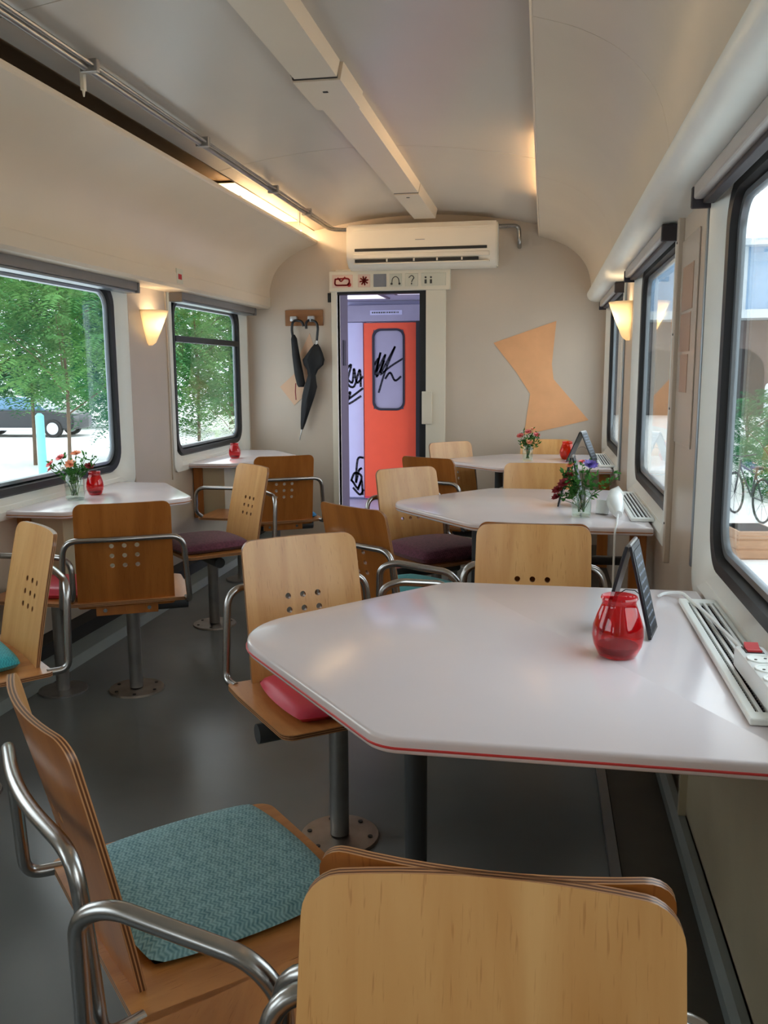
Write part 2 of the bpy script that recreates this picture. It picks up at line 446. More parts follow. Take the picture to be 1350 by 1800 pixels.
def side_wall(name, x0, x1):
    bm = bmesh.new()
    box(bm, x0, x1, Y0, YB, 0.0, 0.715)
    box(bm, x0, x1, Y0, YB, 1.845, 2.02)
    ys = [Y0]
    for c in CW: ys += [c - HW, c + HW]
    ys.append(YB)
    for a, b in zip(ys[0::2], ys[1::2]):
        if b > a: box(bm, x0, x1, a, b, 0.715, 1.845)
    struct(link(name, bm, 'wall_laminate'))
side_wall('wall_left', XL - 0.06, XL)
side_wall('wall_right', XR, XR + 0.06)
bm = bmesh.new(); box(bm, XL - 0.06, XR + 0.06, Y0 - 0.05, Y0, -0.06, 2.7)
struct(link('wall_front', bm, 'wall_laminate'))

# end wall with doorway
DX0, DX1, DZ = -1.575, -0.885, 1.94
bm = bmesh.new()
box(bm, XL - 0.06, DX0, YB, YB + 0.07, 0, 2.75); box(bm, DX1, XR + 0.06, YB, YB + 0.07, 0, 2.75); box(bm, DX0, DX1, YB, YB + 0.07, DZ, 2.75)
struct(link('wall_back', bm, 'wall_laminate'))

# ceiling arc
def ceil_z(x): return 2.485 - 0.085 * ((x + 0.93) / 0.80) ** 2
CX0, CX1 = -1.745, 0.0
line = [(CX0 + (CX1 - CX0) * i / 28, ceil_z(CX0 + (CX1 - CX0) * i / 28)) for i in range(29)]
bm = bmesh.new()
segs = [Y0, -1.45, 0.6, 2.65, 4.70, YB]
for a, b in zip(segs, segs[1:]):
    ext_y(bm, strip_prof(line, 0.02), a + 0.0025, b - 0.0025)
ext_y(bm, strip_prof([(x, z + 0.006) for x, z in line], 0.012), Y0, YB)
ob = struct(link('ceiling', bm, 'ceiling_laminate', smooth=True), 'arched grey-white ceiling panels with thin cross joints')

# coves
cove_r = smooth_line([(0.325, 1.90), (0.322, 1.98), (0.285, 2.09), (0.20, 2.19), (0.08, 2.26), (-0.055, 2.303)], 5)
cove_l = smooth_line([(-2.115, 1.90), (-2.112, 1.98), (-2.07, 2.09), (-1.99, 2.18), (-1.87, 2.25), (-1.735, 2.30)], 5)
bm = bmesh.new()
ry = [Y0, -1.45, 0.6, 2.65, 4.70, YB]
for a, b in zip(ry, ry[1:]): ext_y(bm, strip_prof(cove_r, -0.012), a + 0.0012, b - 0.0012)
ext_y(bm, [(-0.055, 2.300), (-0.062, 2.307), (-0.062, 2.322), (-0.048, 2.322), (-0.043, 2.307)], Y0, YB)
struct(link('trim_1', bm, 'cove_laminate', smooth=True), 'cream curved cove panel above the right windows')
bm = bmesh.new()
ext_y(bm, strip_prof(cove_l, 0.012), Y0, YB)
ext_y(bm, [(-1.735, 2.30), (-1.728, 2.307), (-1.728, 2.323), (-1.742, 2.323), (-1.747, 2.307)], Y0, YB)
struct(link('trim_2', bm, 'cove_laminate', smooth=True), 'cream curved cove panel above the left windows')
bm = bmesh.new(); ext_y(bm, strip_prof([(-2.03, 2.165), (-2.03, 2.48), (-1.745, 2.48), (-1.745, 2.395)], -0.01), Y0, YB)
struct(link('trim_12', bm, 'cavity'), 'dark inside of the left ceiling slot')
bm = bmesh.new(); ext_y(bm, strip_prof([(0.165, 2.235), (0.165, 2.43), (0.0, 2.43), (0.0, 2.375)], 0.01), Y0, YB)
struct(link('trim_13', bm, 'ceiling_laminate'), 'inside of the right ceiling slot')
# rounded ledges under the coves
bm = bmesh.new()
ext_y(bm, smooth_line([(XR + 0.01, 1.93), (0.40, 1.93), (0.325, 1.915), (0.30, 1.885), (0.315, 1.845), (0.36, 1.828), (XR + 0.01, 1.826)], 4), Y0, YB)
struct(link('trim_3', bm, 'window_white', smooth=True), 'rounded white ledge running above the right windows')
bm = bmesh.new()
ext_y(bm, [(XL - 0.01, 1.93), (-2.13, 1.93), (-2.112, 1.90), (-2.112, 1.835), (-2.13, 1.82), (XL - 0.01, 1.82)], Y0, YB)
struct(link('trim_4', bm, 'cove_laminate'), 'cream lower lip of the left cove')
# skirting ducts
bm = bmesh.new()
ext_y(bm, [(-2.07, 0.0), (-2.10, 0.035), (-2.20, 0.045), (-2.20, 0.0)], Y0, YB)
struct(link('baseboard_left', bm, 'plinth_grey'), 'grey strip along the foot of the left wall')
bm = bmesh.new(); box(bm, XL, -2.20, Y0, YB, 0, 0.11)
struct(link('trim_5', bm, 'plinth_dark'), 'dark heating duct at the foot of the left wall')
bm = bmesh.new()
ext_y(bm, [(0.205, 0.0), (0.205, 0.022), (0.232, 0.026), (0.235, 0.0)], Y0, YB); 
struct(link('baseboard_right', bm, 'alu'), 'grey metal edging strip on the floor by the right wall')
bm = bmesh.new(); box(bm, 0.236, XR, Y0, YB, 0, 0.016)
struct(link('trim_6', bm, 'duct_brown'))
bm = bmesh.new(); ext_y(bm, [(0.395, 0.016), (0.385, 0.085), (0.40, 0.10), (0.418, 0.10), (0.418, 0.016)], Y0, 2.95)
struct(link('trim_7', bm, 'plinth_grey'), 'grey cable duct along the foot of the right wall')
bm = bmesh.new()
box(bm, 0.42, XR, -0.9, 2.41, 0.105, 0.70, 0.004)
box(bm, 0.40, 0.42, 2.395, 2.415, 0.10, 0.70)
tag(link('wall_cabinet', bm, 'cabinet_cream'), 'cream panel cabinet on the right wall under the nearest table', 'cabinet')

# windows ----------------------------------------------------------
def rrect(hy, z0, z1, r, n=7):
    return [tuple(v) for v in round_poly([(-hy, z0), (hy, z0), (hy, z1), (-hy, z1)], r, n)]
def ring(bm, loops, c, side, mi):
    prev = None
    for (hy, z0, z1, r, x) in loops:
        cur = [bm.verts.new((side * x if False else x, c + p[0], p[1])) for p in rrect(hy, z0, z1, r)]
        if prev:
            n = len(cur)
            for i in range(n):
                f = bm.faces.new((prev[i], prev[(i + 1) % n], cur[(i + 1) % n], cur[i])); f.material_index = mi
        prev = cur
def mirror_x(side, d):      # depth d outward from the wall face
    return XR + d if side > 0 else XL - d
wn = 0
def window(c, side, vent=False):
    global wn; wn += 1
    X = lambda d: mirror_x(side, d)
    bm = bmesh.new()
    ring(bm, [(0.735, 0.70, 1.87, 0.06, X(0.004)), (0.735, 0.70, 1.87, 0.06, X(-0.012)), (0.70, 0.735, 1.84, 0.09, X(-0.016)), (0.628, 0.792, 1.812, 0.12, X(0.030)), (0.60, 0.80, 1.80, 0.11, X(0.055))], c, side, 0)
    bmesh.ops.recalc_face_normals(bm, faces=bm.faces[:])
    root = struct(link('window_%d' % wn, bm, 'window_white', smooth=True), 'white rounded window surround')
    bm = bmesh.new()
    ring(bm, [(0.632, 0.788, 1.816, 0.122, X(0.028)), (0.622, 0.80, 1.806, 0.115, X(0.012)), (0.590, 0.828, 1.778, 0.10, X(0.014)), (0.580, 0.838, 1.768, 0.095, X(0.050))], c, side, 0)
    bmesh.ops.recalc_face_normals(bm, faces=bm.faces[:])
    link('gasket', bm, 'rubber', root, True)
    bm = bmesh.new()
    ring(bm, [(0.588, 0.834, 1.774, 0.095, X(0.046)), (0.582, 0.840, 1.768, 0.09, X(0.032)), (0.568, 0.854, 1.754, 0.08, X(0.034)), (0.564, 0.858, 1.750, 0.078, X(0.050))], c, side, 0)
    bmesh.ops.recalc_face_normals(bm, faces=bm.faces[:])
    link('metal_rim', bm, 'alu', root, True)
    if vent:
        bm = bmesh.new(); xa, xb = sorted((X(0.008), X(0.05))); box(bm, xa, xb, c - 0.59, c + 0.59, 1.525, 1.565, 0.004)
        link('crossbar', bm, 'rubber', root)
    bm = bmesh.new(); o = [(p[0] + c, p[1]) for p in rrect(0.585, 0.835, 1.771, 0.09)]
    a = [bm.verts.new((X(0.042), y, z)) for y, z in o]; b = [bm.verts.new((X(0.046), y, z)) for y, z in o]
    bm.faces.new(a); bm.faces.new(b[::-1]); n = len(a)
    for i in range(n): bm.faces.new((a[i], b[i], b[(i + 1) % n], a[(i + 1) % n]))
    link('pane', bm, 'pane_glass', root)
    # sloped inner sill
    bm = bmesh.new()
    if side > 0: ext_y(bm, [(0.445, 0.715), (0.452, 0.76), (0.485, 0.80), (0.51, 0.80), (0.51, 0.70)], c - 0.62, c + 0.62)
    else: ext_y(bm, [(-2.295, 0.715), (-2.302, 0.76), (-2.335, 0.80), (-2.36, 0.80), (-2.36, 0.70)], c - 0.62, c + 0.62)
    link('window_sill', bm, 'window_white', root)
for c in CW[1:]:
    window(c, -1, vent=(c > 5)); window(c, 1, vent=False)
window(CW[0], -1); window(CW[0], 1)

# roller blinds
def blind(c, side, label):
    x = (0.388, 0.446) if side > 0 else (-2.296, -2.205)
    t = thing('roller_blind', label, 'blind', ((x[0] + x[1]) / 2, c, 1.78), 0, 'roller blinds above the windows')
    cx = (x[0] + x[1]) / 2; hx = (x[1] - x[0]) / 2
    bm = bmesh.new(); box(bm, -hx, hx, -0.70, 0.70, 0.005 if side > 0 else -0.005, 0.045, 0.006); link('cassette', bm, 'blind_pale' if side > 0 else 'blind_grey', t)
    bm = bmesh.new(); box(bm, -hx * 0.8 if side < 0 else -hx * 0.2, hx * 0.8, -0.69, 0.69, -0.018 if side < 0 else -0.008, 0.005 if side > 0 else -0.005, 0.003); link('pull_bar', bm, 'blind_dark' if side > 0 else 'alu', t)
    for s in (-1, 1):
        bm = bmesh.new(); box(bm, -hx - 0.004 if side > 0 else -hx + 0.004, hx - 0.002 if side > 0 else hx + 0.004, s * 0.712 - 0.010, s * 0.712 + 0.010, -0.016, 0.04, 0.004)
        link('end_bracket', bm, 'blind_dark' if side > 0 else 'blind_grey', t)
for c, nm in ((1.88, 'leftmost, over the nearest left window'),(3.93, 'over the large window beside the vase of pink flowers'), (5.95, 'over the far left window with a crossbar')):
    if c > 3: blind(c, -1, 'grey rolled-up blind ' + nm)
blind(1.88, 1, 'grey rolled-up blind over the nearest right window')
blind(3.93, 1, 'grey rolled-up blind over the middle right window')
blind(5.95, 1, 'grey rolled-up blind over the farthest right window')

# pillar trim strips on the right wall
n = 7
bm = bmesh.new(); box(bm, 0.436, 0.452, 2.632, 2.646, 0.76, 1.82, 0.003); box(bm, 0.438, 0.452, 2.652, 2.66, 0.76, 1.82)
struct(link('trim_8', bm, 'alu'), 'thin metal strip beside the nearest right window')
bm = bmesh.new(); box(bm, 0.430, 0.452, 3.14, 3.18, 0.66, 1.83, 0.004)
for z in (0.8, 1.2, 1.45, 1.75): cyl(bm, (0.428, 3.16, z), (0.434, 3.16, z), 0.004, seg=8, mi=1)
struct(link('trim_9', bm, ['wall_laminate', 'slot_dark']), 'screwed vertical cover strip on the right pillar')
bm = bmesh.new(); box(bm, 0.440, 0.452, 4.672, 4.69, 0.70, 1.83, 0.003); box(bm, 0.440, 0.452, 5.19, 5.21, 0.70, 1.83, 0.003)
struct(link('trim_10', bm, 'alu'))
bm = bmesh.new(); box(bm, XL - 0.002, XL + 0.010, 4.672, 4.686, 0.70, 1.82, 0.003); box(bm, XL - 0.002, XL + 0.008, 5.19, 5.205, 0.66, 1.82, 0.003)
struct(link('trim_11', bm, 'wall_laminate'))

# pillar reflections, painted as brown patches on a thin sheet
t = thing('painted_reflection', 'faint brown patches painted as reflections on the right pillar between two windows', 'painted_reflection', (0.449, 2.98, 1.42))
bm = bmesh.new(); box(bm, -0.004, 0, -0.17, 0.17, -0.33, 0.33, 0.001); link('sheet', bm, 'reflection_sheet', t)
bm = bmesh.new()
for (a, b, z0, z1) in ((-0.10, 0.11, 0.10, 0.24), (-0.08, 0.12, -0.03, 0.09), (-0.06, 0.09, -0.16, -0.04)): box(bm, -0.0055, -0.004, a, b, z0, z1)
link('reflection_patches', bm, 'reflection_brown', t)

# ================================================================== end wall fittings
# door frame
bm = bmesh.new()
box(bm, DX0 - 0.045, DX0, YB - 0.025, YB + 0.09, 0, DZ + 0.01, 0.003)
box(bm, DX1, DX1 + 0.15, YB - 0.03, YB + 0.09, 0, DZ + 0.01, 0.004)
struct(link('door_1', bm, 'cream_trim'), 'cream frame of the open doorway in the end wall')
root = bpy.data.objects['door_1']
bm = bmesh.new(); box(bm, DX0, DX1, YB - 0.01, YB + 0.09, DZ - 0.022, DZ, 0); box(bm, DX1 - 0.05, DX1 - 0.001, YB - 0.012, YB + 0.09, 0, DZ - 0.022)
link('door_seal', bm, 'rubber', root)
bm = bmesh.new(); box(bm, DX1 - 0.028, DX1 + 0.05, YB - 0.045, YB - 0.03, 0.93, 1.18, 0.004)
for z in (0.95, 1.15): cyl(bm, (DX1 + 0.035, YB - 0.05, z), (DX1 + 0.035, YB - 0.044, z), 0.016, seg=12)
link('lock_plate', bm, 'cream_trim', root)
bm = bmesh.new(); box(bm, DX0 - 0.075, DX0 - 0.05, YB - 0.012, YB, 1.86, 1.93, 0.002); link('hinge', bm, 'slot_dark', root)

# sign box over the door
SX0, SX1, SZ0, SZ1 = -1.625, -0.70, 1.935, 2.085
t = thing('sign_box', 'cream pictogram sign box mounted over the doorway', 'sign', (-1.16, YB - 0.06, 1.935))
o0 = Vector((-1.16, YB - 0.06, 1.935))
bm = bmesh.new(); box(bm, SX0 + 1.16, SX1 + 1.16, 0.0, 0.058, 0, SZ1 - SZ0, 0.006); link('housing', bm, 'cream_trim', t)
tiles = [(-1.60, -1.44, 'sign_pink'), (-1.40, -1.305, 'sign_pink'), (-1.28, -1.182, 'sign_grey'), (-1.158, -1.064, 'sign_pale'), (-1.038, -0.94, 'sign_pale'), (-0.916, -0.73, 'sign_pale')]
for i, (a, b, m_) in enumerate(tiles):
    bm = bmesh.new(); box(bm, a + 1.16, b + 1.16, -0.003, 0.001, 0.028, 0.122, 0.002); tl = link('pictogram_tile', bm, m_, t)
    bm = bmesh.new(); y = -0.003; cx = (a + b) / 2 + 1.16
    if i == 0:      # padlock / key outline in red
        stroke_xz(bm, [(cx - 0.055, 0.09), (cx - 0.055, 0.05), (cx + 0.0, 0.045), (cx + 0.045, 0.05), (cx + 0.045, 0.092), (cx - 0.055, 0.09)], y, 0.012)
        stroke_xz(bm, [(cx - 0.035, 0.10), (cx - 0.01, 0.075), (cx + 0.02, 0.105)], y, 0.01)
        extrude_xz(bm, [(cx + 0.052 + 0.016 * math.cos(k * PI / 5), 0.048 + 0.016 * math.sin(k * PI / 5)) for k in range(10)], y - 0.002, y)
        mm = 'sign_red'
    elif i == 1:
        for k in range(4):
            an = k * PI / 4 + 0.2; stroke_xz(bm, [(cx - 0.032 * math.cos(an), 0.075 - 0.032 * math.sin(an)), (cx, 0.075), (cx + 0.032 * math.cos(an), 0.075 + 0.032 * math.sin(an))], y, 0.011)
        mm = 'sign_red'
    elif i == 2: bm.free(); continue
    elif i == 3:
        stroke_xz(bm, [(cx - 0.028, 0.052), (cx - 0.022, 0.085), (cx, 0.10), (cx + 0.022, 0.085), (cx + 0.028, 0.052)], y, 0.006)
        for s in (-1, 1): extrude_xz(bm, [(cx + s * 0.03 + 0.009 * math.cos(k * PI / 4), 0.048 + 0.009 * math.sin(k * PI / 4)) for k in range(8)], y - 0.002, y)
        mm = 'sign_ink'
    elif i == 4:
        stroke_xz(bm, [(cx - 0.02, 0.09), (cx, 0.105), (cx + 0.018, 0.09), (cx + 0.008, 0.075), (cx, 0.06)], y, 0.006)
        stroke_xz(bm, [(cx, 0.05), (cx, 0.043)], y, 0.008); mm = 'sign_ink'
    else:
        for s in (-0.06, -0.02):
            if s > -0.05: link('pictogram', bm, 'sign_ink', tl); bm = bmesh.new()
            extrude_xz(bm, [(cx + s - 0.008, 0.045), (cx + s + 0.008, 0.045), (cx + s + 0.008, 0.075), (cx + s - 0.008, 0.075)], y - 0.002, y)
            extrude_xz(bm, [(cx + s + 0.008 * math.cos(k * PI / 4), 0.09 + 0.008 * math.sin(k * PI / 4)) for k in range(8)], y - 0.002, y)
        mm = 'sign_ink'
    link('pictogram', bm, mm, tl)
bm = bmesh.new(); box(bm, SX0 + 1.16 + 0.05, SX0 + 1.16 + 0.17, 0.01, 0.05, SZ1 - SZ0, SZ1 - SZ0 + 0.012); link('cable_cap', bm, 'cream_trim', t)

# air conditioner
AX0, AX1, AZ0, AZ1 = -1.455, -0.345, 2.085, 2.395
t = thing('air_conditioner', 'cream wall air conditioner mounted above the doorway', 'air conditioner', (-0.90, YB - 0.11, AZ0))
bm = bmesh.new()
prof = smooth_line([(0.105, 0.0), (-0.02, 0.0), (-0.085, 0.045), (-0.105, 0.11), (-0.108, 0.22), (-0.095, 0.30), (-0.07, 0.312), (0.105, 0.312)], 3)
A = [bm.verts.new((-0.555, p[0], p[1])) for p in prof]; B = [bm.verts.new((0.555, p[0], p[1])) for p in prof]; n = len(prof)
for i in range(n): bm.faces.new((A[i], A[(i + 1) % n], B[(i + 1) % n], B[i]))
bm.faces.new(A[::-1]); bm.faces.new(B); bmesh.ops.recalc_face_normals(bm, faces=bm.faces[:])
bmesh.ops.bevel(bm, geom=[e for e in bm.edges if abs(e.verts[0].co.x - e.verts[1].co.x) < 1e-5 and abs(e.verts[0].co.x) > 0.5], offset=0.012, segments=2, affect='EDGES')
link('housing', bm, 'ac_plastic', t, True)
bm = bmesh.new(); box(bm, -0.49, 0.48, -0.1105, -0.104, 0.118, 0.138); link('intake_slot', bm, 'slot_dark', t)
bm = bmesh.new(); box(bm, -0.50, 0.49, -0.1125, -0.106, 0.268, 0.276, 0.001); link('panel_lip', bm, 'ac_plastic', t)
bm = bmesh.new()
vtx = [(-0.093, 0.052), (-0.104, 0.095)]
box(bm, -0.49, 0.42, -0.104, -0.08, 0.042, 0.062); link('outlet_slot', bm, 'slot_dark', t)
bm = bmesh.new(); box(bm, -0.50, 0.50, -0.103, -0.083, 0.026, 0.036, 0.002); box(bm, -0.50, 0.50, -0.1085, -0.09, 0.068, 0.10, 0.004)
for x in (-0.25, -0.05, 0.12, 0.3): box(bm, x - 0.006, x + 0.006, -0.106, -0.09, 0.042, 0.062)
link('louvre', bm, 'ac_plastic', t)
bm = bmesh.new(); box(bm, -0.04, 0.03, -0.1105, -0.107, 0.19, 0.194); link('brand_mark', bm, 'sign_grey', t)

# pipes
bm = bmesh.new()
pp = rounded_path([(-1.605, Y0, 2.388), (-1.605, 6.62, 2.388), (-1.56, 6.68, 2.385), (-1.46, 6.68, 2.385)], 0.05, 6)
tube(bm, pp, 0.013, 10); tube(bm, [(p[0] + 0.03, min(p[1], 6.70), p[2] + 0.006) for p in pp], 0.007, 8)
root = tag(link('ceiling_pipe', bm, 'steel_worn', smooth=True), 'thin metal pipe running along the ceiling beside the left cove', 'pipe')
for y in (0.6, 2.0, 3.05, 4.1, 5.2, 5.95):
    bm = bmesh.new(); box(bm, -1.625, -1.56, y - 0.012, y + 0.012, 2.372, 2.416, 0.003); link('pipe_clip', bm, 'steel_worn', root)
bm = bmesh.new()
tube(bm, rounded_path([(-0.36, 6.69, 2.375), (-0.20, 6.69, 2.375), (-0.195, 6.69, 2.26), (-0.195, 6.745, 2.23)], 0.04, 6), 0.015, 12)
tag(link('conduit_pipe', bm, 'steel', smooth=True), 'short bent metal pipe at the right end of the air conditioner', 'pipe')
# hanging clips in the left cove
for y, l_ in ((3.1, 'near'), (5.95, 'far')):
    bm = bmesh.new(); box(bm, -1.655, -1.64, y - 0.01, y + 0.01, 2.33, 2.41, 0.002); cyl(bm, (-1.6475, y, 2.33), (-1.6475, y, 2.31), 0.006, 0.003, 8)
    tag(link('ceiling_hook', bm, 'cream_trim'), 'small cream hook hanging in the left ceiling slot, %s one' % l_, 'hook', None)

# central ceiling channel
bm = bmesh.new()
ext_y(bm, [(-0.955, 2.425), (-0.79, 2.425), (-0.775, 2.49), (-0.985, 2.49)], Y0, 3.42)
ext_y(bm, [(-0.965, 2.418), (-0.78, 2.418), (-0.765, 2.49), (-0.99, 2.49)], 3.435, 3.80)
ext_y(bm, [(-0.945, 2.425), (-0.79, 2.425), (-0.775, 2.49), (-0.975, 2.49)], 3.80, 5.62)
ext_y(bm, [(-0.945, 2.418), (-0.79, 2.418), (-0.775, 2.49), (-0.975, 2.49)], 5.635, 6.52)
root = tag(link('ceiling_channel', bm, 'cove_laminate'), 'long cream boxed channel down the middle of the ceiling', 'ceiling panel')
for a in (3.56, 5.72):
    bm = bmesh.new(); box(bm, -0.88, -0.86, a, a + 0.015, 2.416, 2.4185); link('latch', bm, 'slot_dark', root)
for a in (3.42, 5.62):
    bm = bmesh.new(); box(bm, -0.963 if a < 4 else -0.943, -0.79, a, a + 0.015, 2.424, 2.48); link('joint_gap', bm, 'slot_dark', root)

# fluorescent tubes behind the coves
def cove_tube(x, z, y0, y1, lit, label):
    t = thing('cove_lamp', label, 'lamp', (x, (y0 + y1) / 2, z), 0, 'fluorescent tubes behind the coves'); h = (y1 - y0) / 2
    bm = bmesh.new(); cyl(bm, (0, -h + 0.03, 0), (0, h - 0.03, 0), 0.013, seg=10, caps=True); link('tube', bm, 'tube_lit' if lit else 'tube_off', t)
    bm = bmesh.new()
    bm.free()
    for s in (-1, 1):
        bm = bmesh.new(); box(bm, -0.016, 0.016, s * h - 0.015, s * h + 0.015, -0.022, 0.016); link('socket', bm, 'white_plastic', t)
    if x < -1:
        bm = bmesh.new(); ext_y(bm, strip_prof([(-0.17, -0.14), (-0.165, 0.05), (-0.12, 0.09), (0.085, 0.09), (0.09, 0.03)], -0.003), -h - 0.02, h + 0.02); link('added_reflector', bm, 'white_plastic', t)  # white tray added round the tube to brighten and widen its glow
cove_tube(-1.84, 2.37, 5.30, 6.66, True, 'lit warm tube lamp in the left ceiling slot beside the air conditioner')
cove_tube(0.04, 2.345, 4.20, 5.60, True, 'warm tube lamp hidden behind the right cove, glowing on the ceiling near the far table')
cove_tube(0.04, 2.345, 0.75, 2.15, True, 'warm tube lamp hidden behind the right cove above the nearest table')

# wall decorations (peach paint shapes)
bm = bmesh.new()
extrude_xz(bm, [(-0.375, 1.54), (0.085, 1.695), (0.06, 1.38), (0.075, 1.27), (0.34, 0.965), (-0.135, 0.85), (-0.095, 1.16), (-0.20, 1.32)], YB - 0.004, YB)
tag(link('wall_decal', bm, 'peach_paint'), 'large peach hourglass shape painted on the end wall right of the door', 'wall decoration')
bm = bmesh.new()
extrude_xz(bm, [(-1.80, 1.63), (-1.73, 1.40), (-1.87, 1.13), (-1.935, 1.07), (-2.05, 1.215), (-1.915, 1.33), (-1.877, 1.48)], YB - 0.004, YB)
tag(link('wall_decal', bm, 'peach_faint'), 'small peach shape painted on the end wall behind the umbrellas', 'wall decoration')
# notice sticker on left cove
bm = bmesh.new(); box(bm, -2.116, -2.1105, 4.95, 5.04, 1.845, 1.93); 
s = tag(link('sticker', bm, 'sign_pale'), 'small pale sticker with a red mark on the left cove above the sconce', 'sticker')
bm = bmesh.new(); box(bm, -2.1105, -2.1095, 4.97, 5.02, 1.87, 1.90); link('red_mark', bm, 'sign_red', s)

# coat rack and umbrellas
t = thing('coat_rack', 'wooden coat rack board with two metal hooks left of the doorway', 'coat rack', (-1.84, YB - 0.01, 1.745))
bm = bmesh.new(); box(bm, -0.15, 0.15, -0.012, 0.01, -0.06, 0.06, 0.003); link('board', bm, 'rack_wood', t)
for x in (-0.075, 0.065):
    bm = bmesh.new(); box(bm, x - 0.026, x + 0.026, -0.050, -0.012, -0.028, 0.012, 0.006)
    tube(bm, rounded_path([(x, -0.015, -0.01), (x, -0.055, -0.03), (x, -0.06, -0.012)], 0.015, 4), 0.008, 8)
    link('hook', bm, 'hub_cap', t, True)
HY = YB - 0.065
# short umbrella
t = thing('umbrella', 'short folded black umbrella hanging from the left hook of the coat rack', 'umbrella', (-1.915, HY, 1.715))
bm = bmesh.new()
tube(bm, rounded_path([(0.085, 0, -0.035), (0.07, 0, 0.004), (0.0, 0, 0.012), (-0.012, 0, -0.06), (0.0, 0, -0.13)], 0.03, 5), 0.010, 10); link('handle', bm, 'black_plastic', t, True)
bm = bmesh.new(); tube(bm, [(0.0, 0, -0.10), (0.006, 0, -0.13), (0.018, 0, -0.25), (0.04, 0, -0.40), (0.055, 0, -0.475), (0.056, 0, -0.50)], [0.012, 0.024, 0.03, 0.036, 0.034, 0.022], 12); link('canopy', bm, 'umbrella_cloth', t, True)
bm = bmesh.new(); tube(bm, [(0.012, 0.0, -0.47), (0.008, 0, -0.54), (0.012, 0, -0.60)], 0.004, 6); link('wrist_strap', bm, 'dark_red_petal', t)
# long umbrella
t = thing('umbrella', 'long black umbrella with a crook handle hanging from the right hook', 'umbrella', (-1.775, HY, 1.715))
bm = bmesh.new()
tube(bm, rounded_path([(-0.035, 0, -0.055), (-0.037, 0, -0.01), (-0.015, 0, 0.012), (0.045, 0, 0.0), (0.058, 0, -0.045), (0.045, 0, -0.17)], 0.03, 5), 0.010, 10); link('handle', bm, 'black_plastic', t, True)
bm = bmesh.new(); r_ = random.Random(3)
P_ = [(0.042, -0.17, 0.014), (0.036, -0.20, 0.035), (0.03, -0.24, 0.055), (0.02, -0.29, 0.078), (0.022, -0.33, 0.07), (0.012, -0.37, 0.040), (0.005, -0.41, 0.030), (0.0, -0.45, 0.038), (-0.005, -0.50, 0.05), (-0.025, -0.57, 0.046), (-0.05, -0.66, 0.035), (-0.075, -0.78, 0.020), (-0.085, -0.83, 0.010)]
rings = []
for (x, z, r) in P_:
    rg = []
    for k in range(16):
        an = 2 * PI * k / 16; rr = r * (1 + 0.16 * math.cos(an * 5 + z * 9))
        rg.append(bm.verts.new((x + rr * math.cos(an), 0.7 * rr * math.sin(an), z)))
    rings.append(rg)
for a, b in zip(rings, rings[1:]):
    for k in range(16): bm.faces.new((a[k], a[(k + 1) % 16], b[(k + 1) % 16], b[k]))
bm.faces.new(rings[0]); bm.faces.new(rings[-1][::-1])
link('canopy', bm, 'umbrella_cloth', t, True)
bm = bmesh.new(); cyl(bm, (-0.085, 0, -0.83), (-0.105, 0, -0.915), 0.005, 0.003, 8); link('tip', bm, 'steel', t)
bm = bmesh.new(); cyl(bm, (0.045, 0, -0.145), (0.042, 0, -0.175), 0.013, seg=10); link('collar', bm, 'steel', t)

# sconces
def sconce(side, y, label, group=None):
    x = XL if side < 0 else XR
    t = thing('wall_sconce', label, 'wall lamp', (x, y, 1.49), 0 if side < 0 else PI)
    bm = bmesh.new(); N = 20; rows = 12; rings = []
    for i in range(rows + 1):
        s = i / rows; z = 0.0 + 0.20 * s
        wv = 0.024 + 0.088 * s ** 0.9 if i else 0.012; dv = 0.03 + 0.085 * s ** 0.9 if i else 0.018
        rings.append([bm.verts.new((dv * math.cos(-PI / 2 + PI * k / N) ** 0.8 if abs(math.cos(-PI / 2 + PI * k / N)) > 1e-6 else 0.0, wv * math.sin(-PI / 2 + PI * k / N), z)) for k in range(N + 1)])
    for a, b in zip(rings, rings[1:]):
        for k in range(N): bm.faces.new((a[k], a[k + 1], b[k + 1], b[k]))
    bm.faces.new(rings[0][::-1])
    ob = link('lamp_shade', bm, 'frosted_shade', t, True)
    md = ob.modifiers.new('th', 'SOLIDIFY'); md.thickness = 0.004
    bm = bmesh.new(); box(bm, 0, 0.006, -0.04, 0.04, 0.05, 0.17, 0.002); link('back_plate', bm, 'steel_worn', t)
    bm = bmesh.new(); bmesh.ops.create_uvsphere(bm, u_segments=12, v_segments=8, radius=0.018, matrix=Matrix.Translation((0.045, 0, 0.10))); link('bulb', bm, 'frosted_shade', t, True)
    ld = bpy.data.lights.new('sconce_light', 'POINT'); ld.energy = K_SCONCE; ld.color = (1.0, 0.80, 0.55); ld.shadow_soft_size = 0.022
    lo = bpy.data.objects.new('sconce_light', ld); COL.objects.link(lo); lo.parent = t; lo.location = (0.052, 0, 0.135)
    bpy.data.objects.remove(ob.parent.children[-1] if False else [c for c in t.children if c.name.startswith('bulb')][0])
sconce(-1, 4.95, 'lit frosted half-cone wall lamp on the left wall between the windows')
sconce(1, 4.95, 'lit frosted half-cone wall lamp on the right wall near the far table')

